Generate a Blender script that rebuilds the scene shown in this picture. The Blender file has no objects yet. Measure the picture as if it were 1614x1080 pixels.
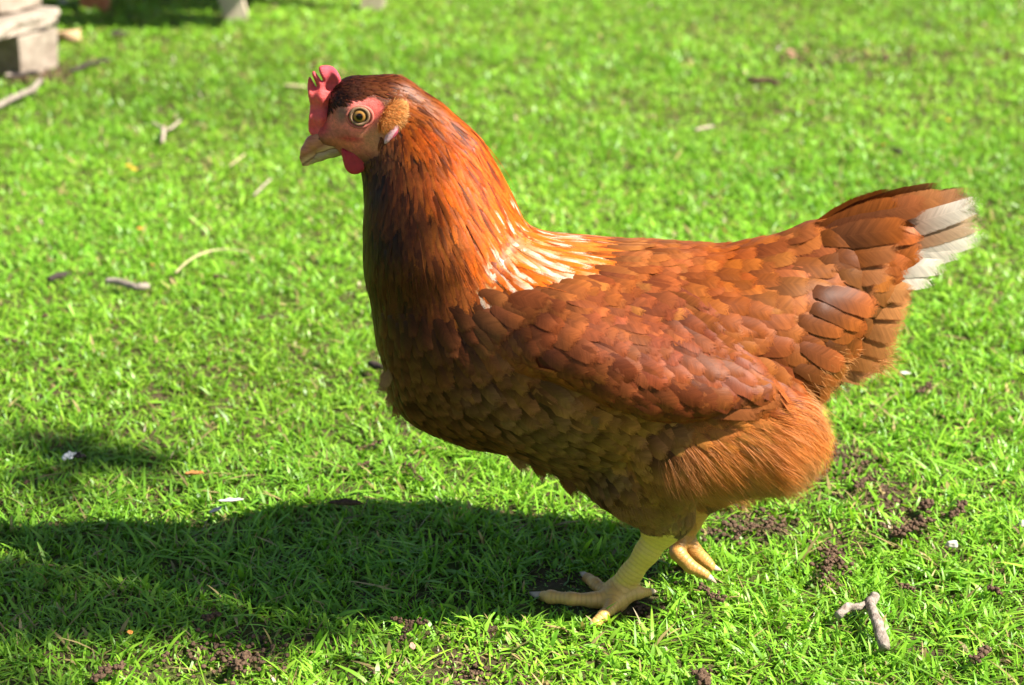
import bpy, math, random
import numpy as np
from mathutils import Vector, Matrix
from mathutils.bvhtree import BVHTree
R = math.radians
rng = np.random.default_rng(7); random.seed(7)
sc = bpy.context.scene
# ------------------------------------------------------------------ camera
FPX, PITCH, CY, CH = 3400.0, R(19.5), -1.431, 0.70
cam = bpy.data.cameras.new('camera'); camo = bpy.data.objects.new('camera', cam)
sc.collection.objects.link(camo); sc.camera = camo
camo.location = (0, CY, CH); camo.rotation_euler = (R(90) - PITCH, 0, 0)
cam.sensor_width = 36; cam.lens = FPX/1614*36; cam.clip_start = 0.05; cam.clip_end = 500
cam.dof.use_dof = True; cam.dof.focus_distance = 1.50; cam.dof.aperture_fstop = 8.2
sc.render.resolution_x = 1024; sc.render.resolution_y = 685
# ------------------------------------------------------------------ light
SUN_EL, SUN_AZ = R(47), R(-16)
sd = Vector((math.cos(SUN_EL)*math.cos(SUN_AZ), math.cos(SUN_EL)*math.sin(SUN_AZ), math.sin(SUN_EL)))
w = bpy.data.worlds.new('World'); sc.world = w; w.use_nodes = True
nt = w.node_tree; sky = nt.nodes.new('ShaderNodeTexSky'); sky.sky_type = 'NISHITA'; sky.sun_disc = False
sky.sun_elevation = SUN_EL; sky.sun_rotation = math.pi/2 - SUN_AZ; sky.air_density = 1.0; sky.dust_density = 0.8
nt.links.new(sky.outputs[0], nt.nodes['Background'].inputs[0]); nt.nodes['Background'].inputs[1].default_value = 0.05
sl = bpy.data.lights.new('sun', 'SUN'); slo = bpy.data.objects.new('sun', sl); sc.collection.objects.link(slo)
sl.energy = 5.0; sl.angle = R(0.5); sl.color = (1.0, 0.95, 0.86)
slo.rotation_euler = sd.to_track_quat('Z', 'Y').to_euler()
sc.view_settings.view_transform = 'Standard'; sc.view_settings.look = 'None'
sc.view_settings.exposure = 1.38; sc.view_settings.gamma = 1
# ------------------------------------------------------------------ photo-ray helpers (a pixel of the 1614x1080 photograph -> a point at a known depth)
cp, sp_ = math.cos(PITCH), math.sin(PITCH)
def ray(px, py):
    u = (px-807)/FPX; v = (540-py)/FPX
    return np.array([u, cp + v*sp_, -sp_ + v*cp])
def W(px, py, y=0.0):
    d = ray(px, py); t = (y-CY)/d[1]; return np.array([d[0]*t, y, CH + d[2]*t])
def G(px, py, z=0.0):
    d = ray(px, py); t = (z-CH)/d[2]; return np.array([d[0]*t, CY + d[1]*t, z])
def mpp(py, y=0.0):
    d = ray(807, py); return ((y-CY)/d[1])/FPX
def proj(P):            # n x 3 -> px, py as the near side shows them
    P = np.atleast_2d(P); y = -np.abs(P[:, 1]) - CY; z = P[:, 2] - CH
    dep = y*cp - z*sp_; up = y*sp_ + z*cp
    return np.stack([807 + P[:, 0]/dep*FPX, 540 - up/dep*FPX], 1)
# ------------------------------------------------------------------ object helpers
def link(o, parent=None):
    sc.collection.objects.link(o)
    if parent is not None: o.parent = parent
    return o
def tag(o, label=None, cat=None, group=None, kind=None):
    for k, v in (('label', label), ('category', cat), ('group', group), ('kind', kind)):
        if v: o[k] = v
    return o
def empty(name, loc=(0, 0, 0)):
    o = bpy.data.objects.new(name, None); o.location = loc; o.empty_display_size = 0.02; return link(o)
def mk(name, V, F, mats, parent=None, col=None, uvs=None, midx=None, smooth=True, origin=None):
    V = np.asarray(V, np.float32); me = bpy.data.meshes.new(name)
    if origin is not None: V = V - np.asarray(origin, np.float32)
    if isinstance(F, np.ndarray):
        k = F.shape[1]; n = len(F)
        me.vertices.add(len(V)); me.vertices.foreach_set('co', V.ravel())
        me.loops.add(n*k); me.loops.foreach_set('vertex_index', F.astype(np.int32).ravel())
        me.polygons.add(n); me.polygons.foreach_set('loop_start', np.arange(0, n*k, k, dtype=np.int32))
        me.update(calc_edges=True); FI = F.ravel()
    else:
        me.from_pydata([tuple(map(float, v)) for v in V], [], F); FI = np.array([i for f in F for i in f])
    if smooth: me.polygons.foreach_set('use_smooth', np.ones(len(me.polygons), bool))
    if not isinstance(mats, (list, tuple)): mats = [mats]
    for m in mats: me.materials.append(m)
    if midx is not None: me.polygons.foreach_set('material_index', np.asarray(midx, np.int32))
    if col is not None:
        a = me.color_attributes.new('Col', 'FLOAT_COLOR', 'POINT')
        c = np.ones((len(V), 4), np.float32); c[:, :3] = col; a.data.foreach_set('color', c.ravel())
    for nme, uv in (uvs or {}).items():
        l = me.uv_layers.new(name=nme); l.data.foreach_set('uv', np.asarray(uv, np.float32)[FI].ravel())
    me.validate(); me.update()
    o = bpy.data.objects.new(name, me)
    if origin is not None: o.location = origin
    return link(o, parent)
# ------------------------------------------------------------------ materials
class NT:
    def __init__(s, name):
        s.m = bpy.data.materials.new(name); s.m.use_nodes = True; s.t = s.m.node_tree; s.n = s.t.nodes
        s.b = s.n['Principled BSDF']; s.out = s.n['Material Output']
    def add(s, typ, ins=None, **kw):
        x = s.n.new('ShaderNode'+typ)
        for k, v in kw.items(): setattr(x, k, v)
        for k, v in (ins or {}).items(): s.set(x.inputs[k], v)
        return x
    def set(s, i, v):
        if isinstance(v, bpy.types.NodeSocket): s.t.links.new(v, i)
        elif hasattr(v, 'outputs'): s.t.links.new(v.outputs[0], i)
        else: i.default_value = v
    def math(s, op, a, b=0.0, c=0.0, clamp=False):
        x = s.add('Math', {0: a, 1: b, 2: c}, operation=op); x.use_clamp = clamp; return x.outputs[0]
    def mix(s, f, a, b, blend='MIX'):
        x = s.add('Mix', data_type='RGBA', blend_type=blend)
        s.set(x.inputs[0], f); s.set(x.inputs[6], a); s.set(x.inputs[7], b); return x.outputs[2]
    def noise(s, vec, scale, detail=3, rough=0.55, dist=0.0):
        x = s.add('TexNoise', {'Scale': scale, 'Detail': detail, 'Roughness': rough, 'Distortion': dist})
        if vec is not None: s.set(x.inputs['Vector'], vec)
        return x.outputs[0]
    def bump(s, h, strength, dist):
        x = s.add('Bump', {'Strength': strength, 'Distance': dist, 'Height': h}); s.set(s.b.inputs['Normal'], x.outputs[0]); return x.outputs[0]
def c4(c): return (c[0], c[1], c[2], 1)
def feather_mat(name, rough=0.5, transl=0.3, edge=0.75, streak=0.55, barb=1.6, spec=0.3):
    s = NT(name); col = s.add('VertexColor', layer_name='Col').outputs[0]
    uv = s.add('UVMap', uv_map='uv'); sep = s.add('SeparateXYZ', {0: uv.outputs[0]})
    ph = s.add('UVMap', uv_map='phys'); sp2 = s.add('SeparateXYZ', {0: ph.outputs[0]})
    au = s.math('ABSOLUTE', sep.outputs[0]); ax = s.math('ABSOLUTE', sp2.outputs[0])
    bs = s.math('MULTIPLY_ADD', ax, -0.9, sp2.outputs[1])
    v = s.add('CombineXYZ', {0: s.math('MULTIPLY', bs, barb), 1: s.math('MULTIPLY', sp2.outputs[0], 0.12), 2: 0.0})
    n1 = s.noise(v, 1.0, 4, 0.7); n2 = s.noise(v, 0.28, 2, 0.5)
    k = s.math('MULTIPLY_ADD', n1, streak*1.5, 1.0-streak*0.75)
    k = s.math('MULTIPLY', k, s.math('MULTIPLY_ADD', n2, 0.9, 0.55))
    # pale fringe and rachis, fluffy base darkened further by painted overlap shade
    fr = s.math('SMOOTH_MIN', s.math('POWER', au, 4), 1.0, 0.0)
    k = s.math('MULTIPLY', k, s.math('MULTIPLY_ADD', s.math('POWER', sep.outputs[1], 2.0), 0.55, 0.66))
    k = s.math('MULTIPLY', k, s.math('MULTIPLY_ADD', fr, 0.14, 1.0))
    rach = s.math('LESS_THAN', au, 0.03); k = s.math('MULTIPLY_ADD', rach, 0.08, k)
    c = s.add('VectorMath', {0: col, 1: s.add('CombineXYZ', {0: k, 1: k, 2: k})}, operation='MULTIPLY').outputs[0]
    s.set(s.b.inputs['Base Color'], c); s.b.inputs['Roughness'].default_value = rough
    s.b.inputs['Specular IOR Level'].default_value = spec
    bm = s.bump(s.math('MULTIPLY', n1, 1.0), 0.35, 0.0004)
    tr = s.add('BsdfTranslucent', {'Color': c}); ms = s.add('MixShader', {0: transl}); 
    s.t.links.new(s.b.outputs[0], ms.inputs[1]); s.t.links.new(tr.outputs[0], ms.inputs[2])
    # frayed rim: barbs end unevenly
    rim = s.math('MAXIMUM', au, s.math('MULTIPLY_ADD', sep.outputs[1], 1.0, 0.0))
    nv = s.add('CombineXYZ', {0: s.math('MULTIPLY', bs, 3.2), 1: 0.0, 2: s.math('MULTIPLY', sp2.outputs[0], 0.25)})
    n3 = s.noise(nv, 1.0, 2, 0.7)
    a = s.math('GREATER_THAN', s.math('ADD', s.math('MULTIPLY', s.math('SUBTRACT', rim, edge), 1.0/(1.001-edge)), 0.0), s.math('MULTIPLY_ADD', n3, 2.6, -0.80))
    tp = s.add('BsdfTransparent'); m2 = s.add('MixShader', {0: a})
    s.t.links.new(ms.outputs[0], m2.inputs[1]); s.t.links.new(tp.outputs[0], m2.inputs[2])
    s.t.links.new(m2.outputs[0], s.out.inputs[0]); return s.m
def hair_mat(name, rough=0.5, transl=0.35):
    s = NT(name); col = s.add('VertexColor', layer_name='Col').outputs[0]
    s.set(s.b.inputs['Base Color'], col); s.b.inputs['Roughness'].default_value = rough; s.b.inputs['Specular IOR Level'].default_value = 0.3
    tr = s.add('BsdfTranslucent', {'Color': col}); ms = s.add('MixShader', {0: transl})
    s.t.links.new(s.b.outputs[0], ms.inputs[1]); s.t.links.new(tr.outputs[0], ms.inputs[2]); s.t.links.new(ms.outputs[0], s.out.inputs[0]); return s.m
def skin_mat(name, sss=0.15, rough=0.5, bscale=900, bstr=0.5, bdist=0.0006, var=0.35, vc=True, color=(.5, .1, .08), spec=0.4, rad=(0.004, 0.0012, 0.0008)):
    s = NT(name); tc = s.add('TexCoord').outputs['Object']
    col = s.add('VertexColor', layer_name='Col').outputs[0] if vc else c4(color)
    n = s.noise(tc, bscale*0.25, 5, 0.7); n2 = s.noise(tc, bscale, 3, 0.6)
    c = s.mix(s.math('MULTIPLY_ADD', n, 1.6, -0.3, clamp=True), s.mix(1.0, col, c4((1-var,)*3), 'MULTIPLY'), s.mix(1.0, col, c4((1+var,)*3), 'MULTIPLY'))
    s.set(s.b.inputs['Base Color'], c); s.b.inputs['Roughness'].default_value = rough; s.b.inputs['Specular IOR Level'].default_value = spec
    s.b.inputs['Subsurface Weight'].default_value = sss; s.b.inputs['Subsurface Radius'].default_value = rad; s.b.inputs['Subsurface Scale'].default_value = 1.0
    s.bump(s.math('ADD', n2, n), bstr, bdist); return s.m
def leg_mat():
    s = NT('leg_scales'); tc = s.add('TexCoord').outputs['Object']; col = s.add('VertexColor', layer_name='Col').outputs[0]
    at = s.add('Attribute', attribute_name='along'); 
    wv = s.math('SINE', s.math('MULTIPLY_ADD', s.noise(tc, 180, 2), 2.5, s.math('MULTIPLY', at.outputs['Fac'], 2*math.pi/0.0034)))
    w2 = s.math('POWER', s.math('MULTIPLY_ADD', wv, 0.5, 0.5), 0.22)
    n = s.noise(tc, 400, 4, 0.65); vo = s.add('TexVoronoi', {'Vector': tc, 'Scale': 420.0}, feature='DISTANCE_TO_EDGE').outputs[0]
    vo = s.math('MULTIPLY', vo, 5.0, clamp=True)
    c = s.mix(s.math('MULTIPLY', s.math('SUBTRACT', 1.0, w2), 0.30), col, (.30, .12, .03, 1)); c = s.mix(s.math('MULTIPLY', n, .5), c, s.mix(1.0, c, (.55, .42, .35, 1), 'MULTIPLY'))
    s.set(s.b.inputs['Base Color'], c); s.b.inputs['Roughness'].default_value = 0.45
    s.b.inputs['Subsurface Weight'].default_value = 0.12; s.b.inputs['Subsurface Radius'].default_value = (.003, .0015, .0006); s.b.inputs['Subsurface Scale'].default_value = 1.0
    s.bump(s.math('ADD', s.math('MULTIPLY', w2, 1.0), s.math('MULTIPLY_ADD', vo, 0.25, s.math('MULTIPLY', n, 0.4))), 0.5, 0.0006); return s.m
def simple(name, a, b, scale=30, rough=0.8, bstr=0.6, bdist=0.003, stretch=(1, 1, 1), spec=0.3, detail=5):
    s = NT(name); tc = s.add('TexCoord').outputs['Object']; mp = s.add('Mapping', {'Vector': tc, 'Scale': stretch}).outputs[0]
    n = s.noise(mp, scale, detail, 0.65); s.set(s.b.inputs['Base Color'], s.mix(s.math('MULTIPLY_ADD', n, 2.4, -0.7, clamp=True), c4(a), c4(b)))
    s.b.inputs['Roughness'].default_value = rough; s.b.inputs['Specular IOR Level'].default_value = spec
    s.bump(n, bstr, bdist); return s.m
# ------------------------------------------------------------------ implicit surfaces
def surface_nets(f, org, h):
    nx, ny, nz = f.shape; ins = f < 0
    s = sum(ins[i:nx-1+i, j:ny-1+j, k:nz-1+k].astype(np.int8) for i in (0, 1) for j in (0, 1) for k in (0, 1))
    act = (s > 0) & (s < 8); ci = np.argwhere(act); idx = -np.ones(act.shape, np.int64); idx[act] = np.arange(len(ci))
    acc = np.zeros((len(ci), 3)); cnt = np.zeros(len(ci))
    cor = [(i, j, k) for i in (0, 1) for j in (0, 1) for k in (0, 1)]
    val = {c: f[ci[:, 0]+c[0], ci[:, 1]+c[1], ci[:, 2]+c[2]] for c in cor}
    for a in cor:
        for ax in range(3):
            if a[ax] == 0:
                b = list(a); b[ax] = 1; b = tuple(b); va, vb = val[a], val[b]; m = (va < 0) != (vb < 0)
                t = va[m]/(va[m]-vb[m]); p = np.tile(np.array(a, float), (m.sum(), 1)); p[:, ax] += t
                acc[m] += p; cnt[m] += 1
    V = (ci + acc/cnt[:, None])*h + np.array(org); Fs = []
    for ax in range(3):
        o1, o2 = [(1, 2), (2, 0), (0, 1)][ax]
        sl0 = [slice(None)]*3; sl1 = [slice(None)]*3; sl0[ax] = slice(0, -1); sl1[ax] = slice(1, None)
        a, b = ins[tuple(sl0)], ins[tuple(sl1)]; e = np.argwhere(a != b); 
        e = e[(e[:, o1] > 0) & (e[:, o2] > 0) & (e[:, o1] < f.shape[o1]-1) & (e[:, o2] < f.shape[o2]-1)]
        d1 = np.zeros(3, int); d1[o1] = 1; d2 = np.zeros(3, int); d2[o2] = 1
        g = lambda q: idx[q[:, 0], q[:, 1], q[:, 2]]
        quad = np.stack([g(e-d1-d2), g(e-d2), g(e), g(e-d1)], 1)
        fl = ~ins[e[:, 0], e[:, 1], e[:, 2]]; quad[fl] = quad[fl][:, ::-1]; Fs.append(quad)
    F = np.concatenate(Fs); return V, F[(F >= 0).all(1)]
class Field:
    def __init__(s, lo, hi, h):
        s.lo = np.array(lo, float); s.h = h; s.n = np.ceil((np.array(hi)-s.lo)/h).astype(int)+1
        s.f = np.full(s.n, 0.05, np.float32)
    def cone(s, a, b, ra, rb, k=0.004, sy=1.0):      # tapered capsule, flattened sideways by sy, smoothly joined
        a = np.array(a, float); b = np.array(b, float); m = max(ra, rb) + k + 0.004
        lo = np.clip(((np.minimum(a, b)-m-s.lo)/s.h).astype(int), 0, s.n-1); hi = np.clip(((np.maximum(a, b)+m-s.lo)/s.h).astype(int)+2, 0, s.n)
        if (hi <= lo).any(): return
        ax = [s.lo[i] + np.arange(lo[i], hi[i])*s.h for i in range(3)]
        X, Y, Z = np.meshgrid(*ax, indexing='ij', sparse=True)
        ym = (a[1]+b[1])/2; sc_ = np.array([1, 1/sy, 1]); dx, dy, dz = (b-a)*sc_
        px, py, pz = X-a[0], (Y-a[1])/sy, Z-a[2]; L2 = max(dx*dx+dy*dy+dz*dz, 1e-12)
        t = np.clip((px*dx+py*dy+pz*dz)/L2, 0, 1)
        d = np.sqrt((px-t*dx)**2+(py-t*dy)**2+(pz-t*dz)**2) - (ra + t*(rb-ra))
        s.smin((lo, hi), d, k)
    def smin(s, box, d, k):
        lo, hi = box; sl_ = tuple(slice(lo[i], hi[i]) for i in range(3)); c = s.f[sl_]
        hh = np.clip(.5+.5*(c-d)/k, 0, 1); s.f[sl_] = c*(1-hh)+d*hh-k*hh*(1-hh)
    def mesh(s): return surface_nets(s.f, s.lo, s.h)
def poly_sdf(P, X, Z):        # positive inside
    P = np.array(P); d = np.full(X.shape, 1e9); inside = np.zeros(X.shape, bool); n = len(P)
    for i in range(n):
        a, b = P[i], P[(i+1) % n]; e = b-a; wx, wz = X-a[0], Z-a[1]
        t = np.clip((wx*e[0]+wz*e[1])/(e@e+1e-12), 0, 1); d = np.minimum(d, (wx-e[0]*t)**2+(wz-e[1]*t)**2)
        c = ((a[1] > Z) != (b[1] > Z)) & (X < (b[0]-a[0])*(Z-a[1])/(b[1]-a[1]+1e-12)+a[0]); inside ^= c
    d = np.sqrt(d); return np.where(inside, d, -d)
def smoothpoly(P, it=2):
    P = np.array(P, float)
    for _ in range(it):
        Q = np.roll(P, -1, 0); P = np.stack([P*.75+Q*.25, P*.25+Q*.75], 1).reshape(-1, 2)
    return P
def inflate(poly_px, y, T, Rd, h=0.0006, it=1, bend=None):   # fleshy or flat thing with the outline seen in profile
    P = np.array([W(a, b, y)[[0, 2]] for a, b in poly_px]); P = smoothpoly(P, it)
    lo = P.min(0)-3*h; hi = P.max(0)+3*h
    xs = np.arange(lo[0], hi[0], h); zs = np.arange(lo[1], hi[1], h); ys = np.arange(-T-3*h, T+3*h, h)
    X, Z = np.meshgrid(xs, zs, indexing='ij'); d = poly_sdf(P, X, Z)
    t = T*np.sqrt(np.clip(1-(1-np.clip(d/Rd, 0, 1))**2, 0, 1)); t = np.where(d < 0, d*2, t)
    f = np.abs(ys)[None, :, None] - t[:, None, :]; V, F = surface_nets(f.astype(np.float32), (lo[0], ys[0]+y, lo[1]), h)
    return V, F
def relax(V, F, it=3, lam=0.5):
    E = np.concatenate([F[:, [0, 1]], F[:, [1, 2]], F[:, [2, 3]], F[:, [3, 0]]])
    for _ in range(it):
        S = np.zeros_like(V); n = np.zeros(len(V))
        for a, b in ((0, 1), (1, 0)):
            np.add.at(S, E[:, a], V[E[:, b]]); np.add.at(n, E[:, a], 1)
        V = V*(1-lam) + lam*S/np.maximum(n, 1)[:, None]
    return V
#@@HEN
# ================================================================== HEN
hen = empty('hen', (W(1010, 600)[0], 0, 0))
tag(hen, 'red-brown hen with red comb and pale tail tips striding across the lawn', 'hen')
HO = np.array(hen.location)
def part(name, V, F, mats, parent=None, **kw):
    p = parent if parent is not None else hen
    off = HO if p is hen else HO      # all meshes are written in world space, shifted to the hen's base
    o = mk(name, np.asarray(V)-off, F, mats, p, **kw); return o
B = Field((W(462, 500)[0]-.0, -0.128, -0.004), (W(1470, 500)[0], 0.128, 0.405), 0.0018)
def chain(fl, pts, k, sy=1.0, y=0.0, inset=0.0):
    for a, b in zip(pts[:-1], pts[1:]):
        ya = a[3] if len(a) > 3 else y; yb = b[3] if len(b) > 3 else y
        sa = mpp(a[1], ya); fl.cone(W(a[0], a[1], ya), W(b[0], b[1], yb), (a[2]-inset)*sa, (b[2]-inset)*sa, k, sy)
# torso and neck
chain(B, [(620, 168, 47), (648, 205, 62), (676, 262, 92)], 0.010, 0.64, inset=4)
chain(B, [(676, 262, 92), (690, 330, 118), (706, 410, 133)], 0.012, 0.74, inset=8)
chain(B, [(706, 410, 133), (728, 500, 136), (756, 560, 136)], 0.015, 0.92, inset=9)
chain(B, [(756, 560, 136), (850, 545, 178), (960, 560, 182), (1080, 560, 176), (1180, 535, 150), (1240, 495, 118)], 0.02, 1.02, inset=10)
chain(B, [(1220, 495, 118), (1300, 450, 98)], 0.016, 0.74, inset=8); chain(B, [(1300, 450, 98), (1395, 412, 72)], 0.016, 0.48, inset=6)
chain(B, [(1260, 540, 80), (1335, 545, 52)], 0.014, 0.6, inset=6)
chain(B, [(694, 560, 84), (690, 600, 72), (760, 625, 76)], 0.012, 1.1, inset=6)
chain(B, [(890, 655, 90), (1000, 710, 108)], 0.02, 0.9, inset=10)
# head
HS = 0.84
chain(B, [(562, 162, 44), (612, 168, 50)], 0.008, HS, inset=2)
chain(B, [(556, 192, 38), (600, 208, 42)], 0.008, HS, inset=2)
chain(B, [(556, 196, 34), (519, 212, 20)], 0.008, 0.76, inset=1)
chain(B, [(575, 222, 26), (545, 232, 14)], 0.006, 0.75)
chain(B, [(600, 230, 48), (628, 262, 62)], 0.012, 0.6, inset=4)
# thighs
for s in (-1, 1):
    y = s*0.062
    pts = [(1078, 708, 92), (1202, 690, 105)] if s < 0 else [(1110, 668, 88), (1200, 650, 92)]
    chain(B, pts, 0.007, 0.70, y, inset=10)
legs = []
def limb(pts, k=0.003, sy=0.85):
    Q = [np.array(p[:3]) for p in pts]; rr = [p[3] for p in pts]
    for i in range(len(Q)-1): B.cone(Q[i], Q[i+1], rr[i], rr[i+1], k, sy)
    legs.append((Q, rr))
def w3(px, py, y, r): return (*W(px, py, y), r)
def g3(px, py, z, r): return (*G(px, py, z), r)
YN, YF = -0.030, 0.022
B.cone(W(1030, 760, YN), W(1048, 812, YN), .042, .021, .012, .8)        # feathered drumsticks
B.cone(W(1120, 740, YF), W(1088, 792, YF), .036, .017, .012, .8)
limb([w3(1052, 815, YN, .0135), w3(1040, 840, YN, .0104), w3(1020, 870, YN, .0086), w3(994, 905, -.028, .0078), w3(972, 934, -.026, .0100)], .005)
hub = g3(968, 945, .009, .0092)
limb([w3(972, 934, -.026, .0095), hub], .005, 1)
limb([hub, g3(935, 946, .011, .0052), g3(900, 944, .013, .0044), g3(868, 941, .011, .0045), g3(856, 940, .0065, .0042)], .004, 1)
limb([hub, g3(952, 932, .010, .0048), g3(938, 920, .012, .0043), g3(926, 911, .008, .0042)], .003, 1)
limb([hub, g3(961, 960, .010, .0044), g3(951, 970, .0105, .0040), g3(938, 983, .0065, .0042)], .003, 1)
limb([hub, g3(988, 938, .012, .0055), g3(1006, 934, .013, .0046), g3(1022, 934, .009, .0035)], .003, 1)
limb([w3(1088, 792, YF, .0125), w3(1082, 822, YF, .0105), w3(1070, 845, YF, .0092)], .005)
limb([w3(1074, 840, YF, .0090), w3(1092, 866, .018, .0062), w3(1110, 884, .018, .0052), w3(1121, 893, .016, .0040)], .0015, 1)
limb([w3(1068, 842, YF, .0085), w3(1068, 872, .006, .0060), w3(1088, 893, .002, .0052), w3(1112, 906, .0, .0040)], .0015, 1)
limb([w3(1072, 850, .028, .0060), w3(1100, 884, .034, .0048), w3(1116, 902, .034, .0038)], .0015, 1)
bV, bF = B.mesh(); bV = relax(bV, bF, 2, 0.4)
bP = proj(bV)
# head and neck reshaped, wider in front, so the near side catches more sun
bk_ = np.interp(bP[:, 1], [110, 130, 190, 280, 330, 480], [660, 680, 720, 783, 830, 860]); ft_ = np.interp(bP[:, 1], [110, 210, 300, 350, 480], [530, 515, 567, 565, 578])
kk_ = np.clip((480-bP[:, 1])/150, 0, 1)*np.clip(1-(210-bP[:, 1])/400, 0, 1); bV[:, 1] *= 1+.26*kk_*np.clip(2*(bk_-bP[:, 0])/(bk_-ft_)-1, -1, 1)
bP = proj(bV)
# distance along / to the scaly legs
dl = np.full(len(bV), 9.0); al = np.zeros(len(bV))
for Q, rr in legs:
    acc = 0.0
    for i in range(len(Q)-1):
        e = Q[i+1]-Q[i]; L = np.linalg.norm(e); t = np.clip(((bV-Q[i])@e)/(L*L), 0, 1)
        d = np.linalg.norm(bV-Q[i]-t[:, None]*e, axis=1)-(rr[i]+t*(rr[i+1]-rr[i])); m = d < dl; dl[m] = d[m]; al[m] = (acc+t*L)[m]; acc += L
isleg = (dl < 0.0035) & (bV[:, 2] < W(1040, 818, YN)[2])
bcol = np.tile(np.array([.13, .045, .018]), (len(bV), 1))
bcol[(bP[:, 1] > 560)] = (.12, .05, .02)
def blob(cx, cy, rx, ry, ang=0, soft=.35):
    a = R(ang); dx, dy = bP[:, 0]-cx, bP[:, 1]-cy; u = dx*math.cos(a)+dy*math.sin(a); v = -dx*math.sin(a)+dy*math.cos(a)
    r = np.sqrt((u/rx)**2+(v/ry)**2); return np.clip((1+soft-r)/(2*soft), 0, 1)[:, None]
def paint(m, c):
    global bcol; bcol = bcol*(1-m)+np.array(c)*m
paint(blob(556, 205, 52, 34, 20), (.80, .20, .12))
paint(blob(596, 216, 30, 22, 20), (.62, .24, .10))
paint(blob(566, 182, 33, 27, 0, .2), (.88, .22, .18))
paint(blob(588, 172, 18, 15, 35, .3), (.92, .16, .13))
paint(blob(535, 212, 26, 9, 15, .4), (.52, .13, .10))
paint(blob(553, 219, 17, 4, 5, .5), (.62, .07, .06))
paint(blob(506, 200, 12, 14, 20, .4), (.55, .06, .05))
paint(blob(540, 178, 9, 16, 15, .5), (.30, .13, .09))
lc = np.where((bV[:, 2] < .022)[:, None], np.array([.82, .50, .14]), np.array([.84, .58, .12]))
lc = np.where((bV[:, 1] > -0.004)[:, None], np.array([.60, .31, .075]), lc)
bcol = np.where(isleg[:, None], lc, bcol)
face_v = (bP[:, 0] < 640) & (bP[:, 1] < 262) & (bV[:, 2] > .2)
fm = np.where(isleg[bF].all(1), 2, np.where(face_v[bF].all(1), 1, 0))
M_plum = skin_mat('plumage_down', 0, .8, 700, .6, .001); M_face = skin_mat('face_skin', .2, .55, 1500, .6, .0005, .45); M_leg = leg_mat()
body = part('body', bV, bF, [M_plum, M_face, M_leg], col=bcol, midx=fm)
at = body.data.attributes.new('along', 'FLOAT', 'POINT'); at.data.foreach_set('value', al.astype(np.float32))
bvh = BVHTree.FromPolygons([Vector(v) for v in bV.tolist()], bF.tolist())

# ---------------------------------------------------------------- feathers
PR_R = (np.array([0, .12, .32, .55, .75, .88, .96, 1]), np.array([.30, .55, .86, 1, .96, .78, .48, .10]))
PR_L = (np.array([0, .12, .32, .55, .75, .88, .96, 1]), np.array([.40, .80, 1, .92, .70, .44, .22, .04]))
VS = np.array([0, .16, .34, .52, .68, .82, .93, 1.0]); US = np.array([-1, -.5, 0, .5, 1])
class Feathers:
    def __init__(s): s.V = []; s.U = []; s.P = []; s.C = []; s.n = 0
    def add(s, C, N, Wd, shape, col, curl=.25, colt=None, tw=0.0):   # C: 8x3 centre line, N: 8x3 normals
        T = np.gradient(C, axis=0); T /= np.linalg.norm(T, axis=1)[:, None]+1e-9
        S = np.cross(T, N); S /= np.linalg.norm(S, axis=1)[:, None]+1e-9; N = np.cross(S, T)
        if tw: S = S*math.cos(tw)+N*math.sin(tw)
        wv = Wd*.5*(np.interp(VS, *PR_R)*(1-shape)+np.interp(VS, *PR_L)*shape)
        L = np.linalg.norm(np.diff(C, axis=0), axis=1).sum()
        jit = 1+rng.uniform(-.07, .07, (8, 1))
        V = C[:, None, :] + S[:, None, :]*(US[None, :]*wv[:, None]*jit)[:, :, None] - N[:, None, :]*(US[None, :]**2*wv[:, None]*curl)[:, :, None]
        s.V.append(V.reshape(-1, 3)); r = rng.uniform(0, 400)
        U = np.stack(np.broadcast_arrays(US[None, :], VS[:, None]), -1).reshape(-1, 2); s.U.append(U)
        s.P.append(np.stack([(US[None, :]*wv[:, None]*1000).ravel(), (VS[:, None]*L*1000+r+US[None, :]*0).ravel()], 1))
        c = np.tile(np.array(col, float), (40, 1))
        if colt is not None:
            k = np.repeat(np.clip((VS-.45)/.35, 0, 1), 5)[:, None]; c = c*(1-k)+np.array(colt)*k
        s.C.append(c); s.n += 1
    def build(s, name, mat, parent=None, extra=None):
        q = np.array([[i*5+j, i*5+j+1, (i+1)*5+j+1, (i+1)*5+j] for i in range(7) for j in range(4)])
        F = (q[None]+np.arange(s.n)[:, None, None]*40).reshape(-1, 4); V = np.concatenate(s.V)
        return part(name, V, F, mat, parent, col=np.concatenate(s.C), uvs={'uv': np.concatenate(s.U), 'phys': np.concatenate(s.P)})
def march(bv, p, d, L, h0, lift, free=False, droop=0.0):
    ts = VS*L; C = np.zeros((8, 3)); N = np.zeros((8, 3)); pos = Vector(p); t = Vector(d)
    loc, nr, _, _ = bv.find_nearest(pos); t = (t-nr*t.dot(nr)).normalized(); C[0] = pos-nr*.001; N[0] = nr; prev = loc; off = False
    for i in range(1, 8):
        st = ts[i]-ts[i-1]; q = prev+t*st
        if not off:
            loc, n2, _, _ = bv.find_nearest(q); gap = (q-loc).length
            if gap > st*.75 or n2.dot(nr) < .2: off = True
            else: nr = (nr*.4+n2*.6).normalized(); t2 = (loc-prev); prev = loc; t = (t2-nr*t2.dot(nr)).normalized() if t2.length > 1e-6 else t
        if off: prev = q
        C[i] = prev+nr*(h0+lift*VS[i]**1.2*L); N[i] = nr
    return C, N
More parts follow.
